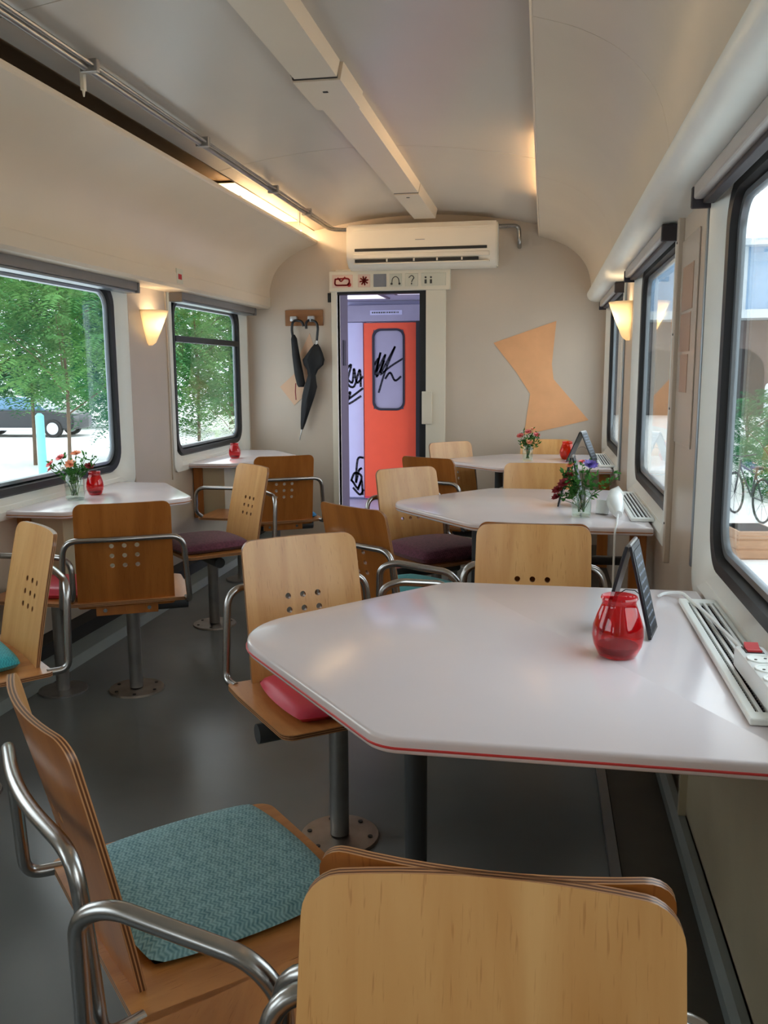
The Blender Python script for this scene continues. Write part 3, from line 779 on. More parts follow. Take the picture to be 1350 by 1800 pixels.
# ================================================================== vestibule
VY = 9.03
bm = bmesh.new(); box(bm, -2.9, 0.1, YB + 0.02, VY + 0.1, -0.06, 0.0); struct(link('floor_vestibule', bm, 'vest_grey'))
bm = bmesh.new()
box(bm, -1.66, -1.578, YB + 0.07, 7.12, 0, 2.05); struct(link('wall_passage', bm, 'vest_purple'), 'dull purple side wall just inside the doorway')
bm = bmesh.new(); box(bm, -1.5775, -1.573, 6.93, 7.02, 1.38, 1.58); tag(link('black_panel', bm, 'black_plastic'), 'small black panel on the purple wall inside the doorway', 'panel')
VW = 'vest_white'
bm = bmesh.new(); box(bm, -2.4, 0.1, VY, VY + 0.06, 0, 2.1); struct(link('wall_vestibule_back', bm, VW), 'pale lilac end wall of the vestibule')
bm = bmesh.new(); box(bm, -2.46, -2.4, YB + 0.14, 7.35, 0, 2.1); box(bm, -2.46, -2.4, 8.75, VY, 0, 2.1); struct(link('wall_vestibule_left', bm, VW), 'vestibule side wall with an open outer doorway')
bm = bmesh.new(); box(bm, 0.04, 0.1, YB + 0.07, 7.35, 0, 2.1); box(bm, 0.04, 0.1, 8.75, VY, 0, 2.1); struct(link('wall_vestibule_right', bm, VW))
bm = bmesh.new(); box(bm, -2.4, -1.66, YB + 0.075, YB + 0.12, 0, 2.1); struct(link('wall_vestibule_near', bm, VW))
bm = bmesh.new(); box(bm, -2.9, 0.1, YB + 0.07, VY, 2.04, 2.10); struct(link('ceiling_vestibule', bm, 'vest_grey'))
for (x0, x1, y0, y1, lb) in ((-1.95, -1.5, 7.7, 8.6, 'left'), (-1.35, -0.95, 7.3, 8.2, 'right')):
    t = thing('ceiling_light', 'pale lilac light panel in the vestibule ceiling, %s one' % lb, 'ceiling light', ((x0 + x1) / 2, (y0 + y1) / 2, 2.04), 0)
    hx, hy = (x1 - x0) / 2, (y1 - y0) / 2
    bm = bmesh.new(); box(bm, -hx, hx, -hy, hy, -0.010, -0.004); link('diffuser', bm, 'panel_lit', t)
    bm = bmesh.new()
    for s in (-1, 1): box(bm, -hx - 0.015, hx + 0.015, s * hy - 0.012, s * hy + 0.012, -0.014, 0.0); box(bm, s * hx - 0.012, s * hx + 0.012, -hy, hy, -0.014, 0.0)
    link('frame', bm, 'vest_purple', t)
bm = bmesh.new(); box(bm, -2.0, -0.9, VY - 0.08, VY - 0.002, 1.835, 2.0, 0.004)
t = tag(link('header_panel', bm, 'vest_grey'), 'grey header panel with a white plate above the orange door', 'panel')
bm = bmesh.new(); box(bm, -1.75, -1.42, VY - 0.085, VY - 0.08, 1.90, 1.945)
link('name_plate', bm, 'vest_white', t)
bm = bmesh.new(); rr = random.Random(5); x = -1.73
while x < -1.46:
    wd = rr.uniform(0.006, 0.018); box(bm, x, x + wd, VY - 0.087, VY - 0.085, 1.915, 1.93); x += wd + 0.008
link('small_print', bm, 'sign_ink', t)
# white side door panel with graffiti
bm = bmesh.new(); box(bm, -2.35, -1.83, VY - 0.05, VY - 0.002, 0.02, 1.83, 0.004)
t = tag(link('white_panel', bm, 'vest_white'), 'pale lilac panel with black marker scribbles left of the orange door', 'panel')
bm = bmesh.new(); y = VY - 0.05
for st in ([(-2.03, 1.46), (-2.02, 1.30), (-1.95, 1.22), (-1.93, 1.36), (-1.90, 1.22), (-1.84, 1.28)], [(-2.02, 1.34), (-1.96, 1.40), (-2.0, 1.22), (-1.93, 1.18), (-1.87, 1.35), (-1.86, 1.18)],
           [(-1.99, 1.05), (-1.92, 1.10), (-1.84, 1.16)], [(-2.03, 1.08), (-1.97, 1.12), (-2.0, 1.0), (-1.86, 1.08)],
           [(-1.86, 0.33), (-1.89, 0.30), (-1.92, 0.18), (-1.90, 0.42), (-1.84, 0.44)], [(-1.97, 0.20), (-1.93, 0.28), (-1.86, 0.24), (-1.90, 0.12), (-1.95, 0.18), (-1.97, 0.20)], [(-1.95, 0.12), (-1.88, 0.05), (-1.84, 0.10)],
           [(-1.90, 0.10), (-1.86, 0.20), (-1.85, 0.05)]):
    stroke_xz(bm, st, y, 0.022)
link('graffiti', bm, 'marker_black', t)
# orange door
t = thing('orange_door', 'bright orange door with a tall rounded window at the end of the vestibule', 'door', (-1.545, VY - 0.05, 0.02))
bm = bmesh.new()
outer = [(-0.27, 0.0), (0.27, 0.0), (0.27, 1.80), (-0.27, 1.80)]
inner = [tuple(v) for v in round_poly([(-0.175, 0.925), (0.145, 0.925), (0.145, 1.735), (-0.175, 1.735)], 0.075, 6)]
# frame mesh: strips around the opening
box(bm, -0.27, -0.17, -0.04, 0, 0, 1.80); box(bm, 0.14, 0.27, -0.04, 0, 0, 1.80); box(bm, -0.17, 0.14, -0.04, 0, 0, 0.93); box(bm, -0.17, 0.14, -0.04, 0, 1.73, 1.80)
link('door_leaf', bm, 'orange_door', t)
bm = bmesh.new()
def ring_xz(bm, oo, ii, y0, y1):
    n = len(oo)
    for (p, q, yy) in ((oo, ii, y0),):
        a = [bm.verts.new((v[0], yy, v[1])) for v in p]; b = [bm.verts.new((v[0], yy, v[1])) for v in q]
        c = [bm.verts.new((v[0], y1, v[1])) for v in q]
        for i in range(n):
            j = (i + 1) % n; bm.faces.new((a[i], a[j], b[j], b[i])); bm.faces.new((b[i], b[j], c[j], c[i]))
    bmesh.ops.recalc_face_normals(bm, faces=bm.faces[:])
rp_ = lambda d, r: [tuple(v) for v in round_poly([(-0.178 + d, 0.922 + d), (0.148 - d, 0.922 + d), (0.148 - d, 1.738 - d), (-0.178 + d, 1.738 - d)], r, 6)]
ring_xz(bm, rp_(-0.006, 0.085), rp_(0.016, 0.068), -0.046, -0.02); link('window_seal', bm, 'marker_black', t)
bm = bmesh.new(); box(bm, -0.17, 0.14, -0.03, -0.02, 0.93, 1.73); gl = link('door_window', bm, 'vest_grey', t)
bm = bmesh.new()
for st in ([(-0.16, 1.28), (-0.10, 1.50), (-0.14, 1.32), (-0.05, 1.48), (-0.10, 1.30), (0.05, 1.56)], [(0.05, 1.56), (-0.05, 1.32), (-0.12, 1.10)], [(-0.10, 1.28), (0.0, 1.36), (0.13, 1.44)], [(-0.05, 1.24), (0.0, 1.30), (0.05, 1.22), (0.11, 1.26)],
           [(-0.16, 1.38), (-0.12, 1.44), (-0.14, 1.26), (-0.06, 1.42)]):
    stroke_xz(bm, st, -0.03, 0.02)
link('graffiti', bm, 'marker_black', gl)
bm = bmesh.new(); box(bm, -0.27, 0.27, -0.042, -0.04, 0.0, 0.02); link('kick_strip', bm, 'cushion_red', t)
bm = bmesh.new(); box(bm, -1.265, -1.10, 8.85, VY - 0.005, 0, 1.83); tag(link('door_post', bm, 'rubber'), 'black post right of the orange door', 'post')

# ================================================================== tables
def table(side, c, label, k=1.0):
    t = thing('dining_table', label, 'table', (0, c, 0), 0, 'white train tables on the right' if side > 0 else 'white train tables on the left')
    if side > 0:
        ol = round_poly([(0.425, -0.545 * k), (-0.255, -0.545 * k), (-0.715, 0.0), (-0.255, 0.545 * k), (0.425, 0.545 * k)], [0.01, 0.08, 0.20, 0.08, 0.01], 10)
        ol2 = round_poly([(0.425, -0.545 * k - 0.0025), (-0.2555, -0.545 * k - 0.0025), (-0.7185, 0.0), (-0.2555, 0.545 * k + 0.0025), (0.425, 0.545 * k + 0.0025)], [0.01, 0.08, 0.20, 0.08, 0.01], 10)
    else:
        ol = round_poly([(-2.29, -0.52), (-2.01, -0.52), (-1.635, 0.0), (-2.01, 0.52), (-2.29, 0.52)], [0.01, 0.06, 0.10, 0.06, 0.01], 10)
        ol2 = round_poly([(-2.29, -0.5225), (-2.01, -0.5225), (-1.631, 0.0), (-2.01, 0.5225), (-2.29, 0.5225)], [0.01, 0.06, 0.10, 0.06, 0.01], 10)
    bm = bmesh.new(); slab(bm, ol, 0.71, 0.74, 0.007); top = link('tabletop', bm, 'tabletop', t, True)
    bm = bmesh.new(); slab(bm, ol2, 0.7195, 0.7235, 0.001, seg=1); link('edge_inlay', bm, 'red_inlay' if (side > 0 and c < 3) else 'orange_wood', top)
    if side > 0:
        bm = bmesh.new(); cyl(bm, (-0.285, 0.12, 0.012), (-0.285, 0.12, 0.70), 0.028, seg=24); link('leg', bm, 'grey_paint', t, True)
        bm = bmesh.new(); cyl(bm, (-0.285, 0.12, 0), (-0.285, 0.12, 0.012), 0.115, seg=32); link('base_plate', bm, 'plate_steel', t)
        bm = bmesh.new(); cyl(bm, (-0.285, 0.12, 0.695), (-0.285, 0.12, 0.71), 0.09, seg=24); box(bm, -0.45, 0.40, 0.10, 0.14, 0.69, 0.71); link('underframe', bm, 'grey_paint', t)
        if c > 3: bm = bmesh.new(); box(bm, 0.35, 0.415, -0.42, -0.39, 0.12, 0.71, 0.002); link('support_panel', bm, 'orange_wood', t)
    else:
        bm = bmesh.new(); box(bm, -2.295, -2.08, -0.42, 0.33, 0.36, 0.71, 0.002); link('support_panel', bm, 'cabinet_cream', t)
        bm = bmesh.new(); box(bm, -2.295, -2.23, -0.43, -0.4205, 0.36, 0.70, 0.002); link('panel_edge', bm, 'orange_wood', t)
        bm = bmesh.new(); box(bm, -2.06, -1.90, -0.15, -0.11, 0.68, 0.71, 0.003); box(bm, -2.06, -2.03, -0.15, -0.11, 0.60, 0.71, 0.003); link('bracket', bm, 'alu', t)
    return t
table(1, 1.88, 'large white table with a tapered rounded end, nearest one, holding the red jar')
table(1, 3.93, 'white tapered table in the middle of the right row, holding the violet flowers')
table(1, 5.90, 'white table farthest away on the right, against the end wall', 0.87)
table(-1, 3.93, 'white half table under the large left window, holding pink flowers and a red jar')
table(-1, 5.95, 'white half table under the far left window')
# mid-row under-table rail seen beneath the second table
bm = bmesh.new(); tube(bm, [(0.05, 4.30, 0.60), (0.40, 4.30, 0.60)], 0.012, 10)
box(bm, 0.03, 0.055, 4.28, 4.32, 0.58, 0.71)
tag(link('support_rail', bm, 'steel', smooth=True), 'steel rail under the middle right table beside the wall', 'rail')

# window-side grilles
def grille(c, label):
    t = thing('air_grille', label, 'grille', (0.398, c + 0.0, 0.741), 0, 'white air grilles on the right sill')
    L = 0.40
    bm = bmesh.new()
    box(bm, -0.044, 0.0455, -L, -L + 0.035, 0, 0.013, 0.003); box(bm, -0.044, 0.0455, L - 0.035, L, 0, 0.013, 0.003)
    box(bm, -0.044, -0.027, -L + 0.03, L - 0.03, 0, 0.013, 0.003); box(bm, 0.036, 0.0455, -L + 0.03, L - 0.03, 0, 0.013, 0.003)
    link('frame', bm, 'window_white', t)
    bm = bmesh.new(); box(bm, -0.03, 0.04, -L + 0.03, L - 0.03, 0.0, 0.002); link('duct_opening', bm, 'slot_dark', t)
    for k in range(4):
        x = -0.0185 + k * 0.0155
        bm = bmesh.new(); box(bm, x - 0.0035, x + 0.0035, -L + 0.032, L - 0.032, 0.002, 0.012, 0.0012); link('slat', bm, 'white_plastic', t)
    bm = bmesh.new()
    for k in range(58): y = -L + 0.045 + k * 0.0125; box(bm, -0.027, 0.036, y - 0.001, y + 0.001, 0.002, 0.006)
    link('fins', bm, 'blind_dark', t)
grille(1.88, 'white slatted air grille beside the nearest table and power strip')
grille(3.93, 'white slatted air grille beside the middle right table')
grille(5.93, 'white slatted air grille beside the farthest right table')

# ================================================================== chairs
def backrest_mesh():
    W, H, T = 0.365, 0.435, 0.013
    bm = bmesh.new()
    pts = round_poly([(-W / 2 * 1.03, 0), (W / 2 * 1.03, 0), (W / 2, H), (-W / 2, H)], [0.012, 0.012, 0.034, 0.034], 6)
    f = bm.faces.new([bm.verts.new((p.x, 0, p.y)) for p in pts])
    for i in range(1, 12):
        x = -W / 2 + W * i / 12; bmesh.ops.bisect_plane(bm, geom=bm.verts[:] + bm.edges[:] + bm.faces[:], plane_co=(x, 0, 0), plane_no=(1, 0, 0))
    for i in range(1, 12):
        z = H * i / 12; bmesh.ops.bisect_plane(bm, geom=bm.verts[:] + bm.edges[:] + bm.faces[:], plane_co=(0, 0, z), plane_no=(0, 0, 1))
    r = bmesh.ops.extrude_face_region(bm, geom=bm.faces[:])
    for v in [g for g in r['geom'] if isinstance(g, bmesh.types.BMVert)]: v.co.y = T
    bmesh.ops.recalc_face_normals(bm, faces=bm.faces[:])
    me = bpy.data.meshes.new('bk'); bm.to_mesh(me); bm.free(); ob = bpy.data.objects.new('bk', me); COL.objects.link(ob)
    cb = bmesh.new()
    for ix in (-1, 0, 1):
        for iz in range(3):
            x = ix * 0.048; z = 0.262 - iz * 0.041
            cyl(cb, (x, -0.05, z), (x, 0.05, z), 0.0092, seg=14)
    cm = bpy.data.meshes.new('ct'); cb.to_mesh(cm); cb.free(); co = bpy.data.objects.new('ct', cm); COL.objects.link(co)
    md = ob.modifiers.new('b', 'BOOLEAN'); md.operation = 'DIFFERENCE'; md.object = co; md.solver = 'EXACT'
    dg = bpy.context.evaluated_depsgraph_get(); dg.update()
    me2 = bpy.data.meshes.new_from_object(ob.evaluated_get(dg))
    bpy.data.objects.remove(ob); bpy.data.objects.remove(co)
    me2.materials.clear()
    for m_ in ('front_wood_lit', 'orange_wood', 'ply_edge'): me2.materials.append(MATS[m_])
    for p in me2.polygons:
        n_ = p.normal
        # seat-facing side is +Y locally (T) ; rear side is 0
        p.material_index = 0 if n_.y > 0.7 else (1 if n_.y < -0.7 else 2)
    at = me2.attributes.new('ply', 'FLOAT', 'POINT')
    for i, v in enumerate(me2.vertices): at.data[i].value = v.co.y / T
    # bend : concave across the width, leaning back, foot swept forward
    for v in me2.vertices:
        x, y, z = v.co; u = x / (W / 2); s = z / H
        lean = -0.085 * s ** 1.15
        sag = -0.026 * (1 - u * u) * (0.35 + 0.65 * s)
        v.co = (x, y + lean + sag + 0.012, z)
    me2.update()
    for p in me2.polygons: p.use_smooth = True
    try: me2.set_sharp_from_angle(angle=math.radians(35))
    except Exception: pass
    return me2
BACK = backrest_mesh(); BACK.name = 'backrest'
def add_ply(me, z0, z1):
    at = me.attributes.new('ply', 'FLOAT', 'POINT')
    for i, v in enumerate(me.vertices): at.data[i].value = (v.co.z - z0) / (z1 - z0)
def seat_mesh(outline, rad, name):
    bm = bmesh.new(); slab(bm, round_poly(outline, rad, 5), 0.417, 0.431, 0.0)
    for f in bm.faces: f.material_index = 1 if abs(f.normal.z) < 0.5 else 0
    me = bpy.data.meshes.new(name); bm.to_mesh(me); bm.free()
    for m_ in ('seat_wood', 'ply_edge'): me.materials.append(MATS[m_])
    add_ply(me, 0.417, 0.431)
    return me
SEAT = seat_mesh([(-0.255, -0.228), (0.255, -0.228), (0.255, -0.12), (0.236, 0.21), (-0.236, 0.21), (-0.255, -0.12)], [0.02, 0.02, 0.02, 0.035, 0.035, 0.02], 'seat')
SEATW_A = seat_mesh([(-0.49, -0.21), (0.235, -0.21), (0.24, 0.205), (-0.175, 0.205), (-0.495, -0.09)], [0.02, 0.02, 0.04, 0.03, 0.02], 'seat')   # aisle at -x
SEATW_B = seat_mesh([(-0.235, -0.21), (0.47, -0.21), (0.475, -0.06), (0.20, 0.205), (-0.24, 0.205)], [0.02, 0.02, 0.02, 0.03, 0.04], 'seat')     # aisle at +x
def mesh_of(o): me = o.data; COL.objects.unlink(o); bpy.data.objects.remove(o); return me
def mk(fn, m, smooth=True):
    bm = bmesh.new(); fn(bm); return mesh_of(link('m', bm, m, None, smooth))
def rail(bm):
    zt = 0.695; half = 0.212
    pts = [(-0.232, -0.212, 0.424), (-0.243, -0.275, 0.425), (-half - 0.022, -0.282, 0.56), (-half - 0.012, -0.292, zt), (0, -0.322, zt + 0.004), (half + 0.012, -0.292, zt), (half + 0.022, -0.282, 0.56), (0.243, -0.275, 0.425), (0.232, -0.212, 0.424)]
    tube(bm, rounded_path(pts, [0, 0.045, 0.05, 0.055, 0.15, 0.055, 0.05, 0.045, 0], 7), 0.0115, 14)
RAIL = mk(rail, 'steel')
def arm_curve(sx, x0, x1, y0, y1):
    def fn(bm):
        a = [(sx * (x0 - 0.065), y0 + 0.03, 0.445), (sx * (x0 + 0.005), y0 + 0.01, 0.455), (sx * (x0), y0, 0.64), (sx * (x0 - 0.05), y0 - 0.005, 0.665), (sx * (x1 + 0.05), y1, 0.645), (sx * (x1 + 0.01), y1, 0.60), (sx * (x1 + 0.01), y1, 0.44)]
        tube(bm, rounded_path(a, [0, 0.045, 0.05, 0.04, 0.05, 0.04, 0], 7), 0.0125, 14)
    return fn
ARM_A = mk(arm_curve(-1, 0.535, 0.235, -0.185, -0.225), 'steel')
ARM_B = mk(arm_curve(1, 0.475, 0.235, -0.145, -0.225), 'steel')
POST = mk(lambda bm: cyl(bm, (0, 0, 0.012), (0, 0, 0.385), 0.0275, seg=28), 'steel_worn')
def plate(bm):
    cyl(bm, (0, 0, 0), (0, 0, 0.008), 0.115, 0.112, seg=40)
    for k in range(6):
        a = k * PI / 3 + 0.4; cyl(bm, (0.09 * math.cos(a), 0.09 * math.sin(a), 0.008), (0.09 * math.cos(a), 0.09 * math.sin(a), 0.011), 0.007, seg=10, mi=1)
PLATE = mk(plate, ['plate_steel', 'slot_dark'], False)
BEAM = mk(lambda bm: (cyl(bm, (-0.13, 0.0, 0.36), (0.24, 0.0, 0.36), 0.027, seg=24), box(bm, -0.13, 0.13, -0.12, 0.12, 0.398, 0.417, 0.002), cyl(bm, (0.12, 0.13, 0.40), (0.12, 0.13, 0.417), 0.012, seg=10)), 'grey_paint')
BEAM_L = mk(lambda bm: (cyl(bm, (-0.20, 0.0, 0.372), (0.13, 0.0, 0.372), 0.026, seg=24), box(bm, -0.13, 0.13, -0.12, 0.12, 0.398, 0.417, 0.002)), 'grey_paint')
WARM = mk(lambda bm: cyl(bm, (0, 0, 0.372), (0.43, 0, 0.372), 0.024, seg=20), 'grey_paint')
WARM_B = mk(lambda bm: cyl(bm, (0, 0, 0.372), (-0.43, 0, 0.372), 0.024, seg=20), 'grey_paint')
BRACKET = mk(lambda bm: box(bm, -0.12, 0.12, -0.213, -0.195, 0.372, 0.416, 0.002), 'orange_wood', False)
BOLT = mk(lambda bm: cyl(bm, (0, -0.217, 0.394), (0, -0.213, 0.394), 0.008, seg=12), 'steel', False)

def part(name, me, parent, loc=(0, 0, 0)):
    o = bpy.data.objects.new(name, me); COL.objects.link(o); o.parent = parent; o.location = loc; return o
def chair(label, x, y, f, post=(0, 0), kind='aisle', group='swivel chairs on floor posts', back=True):
    """f: facing vector (x,y)"""
    rz = math.atan2(f[1], f[0]) - PI / 2
    t = thing('dining_chair', label, 'chair', (x, y, 0), rz, group)
    part('seat', {'aisle': SEAT, 'A': SEATW_A, 'B': SEATW_B}[kind], t)
    if back: part('backrest', BACK, t, (0, -0.215, 0.402))
    part('back_rail', RAIL, t)
    if kind == 'A': part('armrest', ARM_A, t)
    if kind == 'B': part('armrest', ARM_B, t)
    if kind == 'aisle': part('post', POST, t, (post[0], post[1], 0)); part('base_plate', PLATE, t, (post[0], post[1], 0))
    else: part('wall_arm', WARM if kind == 'A' else WARM_B, t)
    part('support_tube', BEAM if kind != 'A' else BEAM_L, t, (post[0] * 0.5, post[1] * 0.5, 0))
    br = part('bracket', BRACKET, t); part('bolt', BOLT, br, (-0.085, 0, 0)); part('bolt', BOLT, br, (0.085, 0, 0))
    return t

# aisle chairs, right row
chair('wooden swivel chair with a teal cushion at lower left, seen from the side', -0.545, 1.353, (0.72, 0.69))
chair('pale wooden chair with a pink cushion beyond the rounded end of the nearest table', -0.55, 2.30, (0.60, -0.80))
chair('brown-backed chair with a teal cushion half hidden behind the pink-cushioned chair', -0.526, 3.39, (0.60, 0.80))
chair('pale wooden chair with a plum cushion at the end of the middle right table', -0.504, 4.25, (0.66, -0.75))
chair('brown-backed chair behind the plum-cushioned chair, in front of the orange door', -0.526, 5.31, (0.46, 0.89))
chair('pale wooden chair with a dull green cushion at the end of the farthest right table', -0.45, 5.97, (0.68, -0.74))
# window chairs, right row
chair('wooden chair whose big plain backrest fills the bottom right of the photo', -0.035, 0.50, (0.02, -1), kind='B', group='fixed chairs by the right windows')
chair('wooden chair back to back behind the nearest backrest, facing the nearest table', -0.035, 1.115, (0.02, 1), kind='A', group='fixed chairs by the right windows')
chair('wooden chair with drilled holes facing the camera across the nearest table', -0.02, 2.55, (0, -1), kind='B', group='fixed chairs by the right windows')
chair('wooden chair facing away at the near side of the middle right table', -0.02, 3.17, (0, 1), kind='A', group='fixed chairs by the right windows')
chair('wooden chair facing the camera across the middle right table, behind the violet flowers', -0.01, 4.51, (0.02, -1), kind='B', group='fixed chairs by the right windows')
chair('wooden chair against the end wall behind the farthest right table', 0.03, 6.22, (0, -1), kind='aisle', group='fixed chairs by the right windows')
# left row
chair('pale chair with a teal cushion cut by the left edge of the photo', -1.79, 2.34, (-0.65, -0.75))
chair('brown-backed chair with a steel rail at the near side of the left half table', -1.72, 3.37, (-0.45, 0.89), post=(0.02, -0.06))
chair('pale chair with a dark plum cushion between the two left half tables', -1.72, 4.28, (-0.70, -0.70), post=(0.0, -0.03))
chair('brown-backed chair with a blue cushion near the far left table and the umbrellas', -1.655, 5.29, (-0.49, 0.87))

# backless seats by the left wall
def wooden_stool(label, x0, x1, y0, y1):
    cx, cy = (x0 + x1) / 2, (y0 + y1) / 2; hx, hy = (x1 - x0) / 2, (y1 - y0) / 2
    t = thing('wooden_stool', label, 'stool', (cx, cy, 0), 0, 'wooden seats by the left wall')
    me = seat_mesh([(-hx, -hy), (hx, -hy), (hx, hy), (-hx, hy)], 0.03, 'seat'); part('seat', me, t)
    bm = bmesh.new(); z = 0.625
    tube(bm, rounded_path([(-hx + 0.03, -hy + 0.01, 0.44), (-hx + 0.01, -hy - 0.03, 0.47), (-hx + 0.012, -hy - 0.03, z), (hx + 0.02, -hy - 0.03, z), (hx + 0.022, -hy - 0.03, 0.47), (hx - 0.01, -hy + 0.01, 0.44)], 0.065, 7), 0.0115, 14)
    link('seat_rail', bm, 'steel', t, True)
    bm = bmesh.new(); cyl(bm, (0.02, 0, 0), (0.02, 0, 0.40), 0.0275, seg=24); cyl(bm, (0.02, 0, 0), (0.02, 0, 0.008), 0.10, seg=28); box(bm, -hx + 0.05, hx - 0.02, -0.02, 0.02, 0.39, 0.417); link('post', bm, 'steel_worn', t)
wooden_stool('wooden seat with a red cushion by the left wall, behind the leftmost chair', -2.19, -1.80, 3.075, 3.44)
wooden_stool('wooden seat with a steel rail by the left wall, under the far half table', -2.12, -1.72, 5.13, 5.50)

# cushions ---------------------------------------------------------
def cushion(label, x, y, rz, w_, d_, h, mname, z=0.431, puff=0.5, taper=0.0):
    bm = bmesh.new(); N = 20
    grid = {}
    for lay in (0, 1):
        for i in range(N + 1):
            for j in range(N + 1):
                u, v = 2 * i / N - 1, 2 * j / N - 1
                # squircle rounding of the plan
                k = 1 - 0.045 * (u * u * v * v) * 2
                X_, Y_ = u * w_ / 2 * k * (1 - taper * v), v * d_ / 2 * k
                e = (1 - u ** 8) * (1 - v ** 8); e = max(e, 0) ** 0.35
                dome = (1 - u * u) * (1 - v * v)
                zz = h * 0.35 + (h * 0.65 * e * (1 - puff) + h * 0.65 * puff * (dome ** 0.45)) if lay else h * 0.35 * (1 - e) 
                grid[lay, i, j] = bm.verts.new((X_, Y_, zz))
    for i in range(N):
        for j in range(N):
            a = grid
            bm.faces.new((a[1, i, j], a[1, i + 1, j], a[1, i + 1, j + 1], a[1, i, j + 1]))
            bm.faces.new((a[0, i, j], a[0, i, j + 1], a[0, i + 1, j + 1], a[0, i + 1, j]))
    for i in range(N):
        bm.faces.new((grid[0, i, 0], grid[0, i + 1, 0], grid[1, i + 1, 0], grid[1, i, 0])); bm.faces.new((grid[0, i + 1, N], grid[0, i, N], grid[1, i, N], grid[1, i + 1, N]))
        bm.faces.new((grid[0, 0, i + 1], grid[0, 0, i], grid[1, 0, i], grid[1, 0, i + 1])); bm.faces.new((grid[0, N, i], grid[0, N, i + 1], grid[1, N, i + 1], grid[1, N, i]))
    bmesh.ops.recalc_face_normals(bm, faces=bm.faces[:])
    o = link('seat_cushion', bm, mname, None, True); o.location = (x, y, z); o.rotation_euler = (0, 0, rz)
    tag(o, label, 'cushion', 'seat cushions'); return o
def face_rz(f): return math.atan2(f[1], f[0]) - PI / 2
f = (0.72, 0.69)
cushion('teal herringbone cushion on the chair at lower left', -0.545 + 0.72 * 0.0 - 0.69 * 0.035, 1.353 + 0.0 + 0.72 * 0.035, face_rz(f), 0.41, 0.37, 0.028, 'teal_weave', puff=0.25)
cushion('glossy pink-red cushion under the rounded end of the nearest table', -0.56, 2.29, face_rz((0.60, -0.80)), 0.36, 0.35, 0.05, 'cushion_red', puff=0.7)
cushion('bright teal cushion half hidden behind the nearest table', -0.50, 3.42, face_rz((0.6, 0.8)), 0.42, 0.38, 0.055, 'turquoise_weave')
cushion('plump plum cushion on the chair at the middle right table', -0.50, 4.25, face_rz((0.66, -0.75)), 0.44, 0.42, 0.085, 'plum_weave', puff=0.7)
cushion('dull green cushion on the pale chair at the farthest table', -0.43, 5.925, face_rz((0.68, -0.74)), 0.42, 0.40, 0.035, 'dull_teal_weave')
cushion('teal cushion on the chair at the left edge of the photo', -1.81, 2.33, face_rz((-0.65, -0.75)), 0.40, 0.38, 0.06, 'turquoise_weave', puff=0.6)
cushion('red cushion on the seat by the left wall', -1.96, 3.27, 0.1, 0.30, 0.30, 0.055, 'cushion_red', puff=0.7)
cushion('dark plum cushion on the chair between the left half tables', -1.735, 4.27, face_rz((-0.70, -0.70)), 0.42, 0.40, 0.06, 'plum_weave', puff=0.7)
cushion('blue cushion on the brown chair near the umbrellas', -1.64, 5.29, face_rz((-0.49, 0.87)), 0.46, 0.38, 0.035, 'cushion_blue')

# ================================================================== things on the tables
def jar(label, x, y, h, r, mname, facet=True):
    t = thing('candle_jar', label, 'candle jar', (x, y, 0.7405), 0, 'red candle jars')
    bm = bmesh.new(); k = h / 0.125; q = r / 0.054
    outer = [(0.0, 0.0), (0.034, 0.0), (0.040, 0.004), (0.0505, 0.025), (0.054, 0.045), (0.0515, 0.066), (0.044, 0.088), (0.037, 0.104), (0.0345, 0.110), (0.0355, 0.116), (0.038, 0.121), (0.0365, 0.125), (0.0335, 0.122), (0.032, 0.112), (0.034, 0.102), (0.0485, 0.064), (0.051, 0.045), (0.047, 0.025), (0.035, 0.008), (0.0, 0.008)]
    lathe(bm, [(a * q, b * k) for a, b in outer], seg=28)
    bmesh.ops.recalc_face_normals(bm, faces=bm.faces[:])
    # shallow facets round the body
    for v in bm.verts:
        if 0.02 * k < v.co.z < 0.09 * k:
            an = math.atan2(v.co.y, v.co.x); s = 1 - 0.02 * (1 + math.cos(an * 9)) ; v.co.x *= s; v.co.y *= s
    link('glass', bm, mname, t, True)
    bm = bmesh.new(); lathe(bm, [(0.0, 0.009 * k), (0.034 * q, 0.009 * k), (0.042 * q, 0.02 * k), (0.042 * q, 0.024 * k), (0.0, 0.024 * k)], seg=24); link('wax', bm, 'wax', t)
    return t
jar('round red glass candle jar on the nearest table', 0.166, 1.825, 0.128, 0.054, 'red_glass')
jar('red glass candle jar beside the vase on the left half table', -2.155, 3.95, 0.115, 0.042, 'red_glass')
jar('small red glass candle jar on the far left half table', -2.10, 5.80, 0.105, 0.042, 'red_glass')
jar('orange-red glass candle jar behind the black menu stand on the farthest table', 0.17, 6.03, 0.12, 0.052, 'orange_glass')

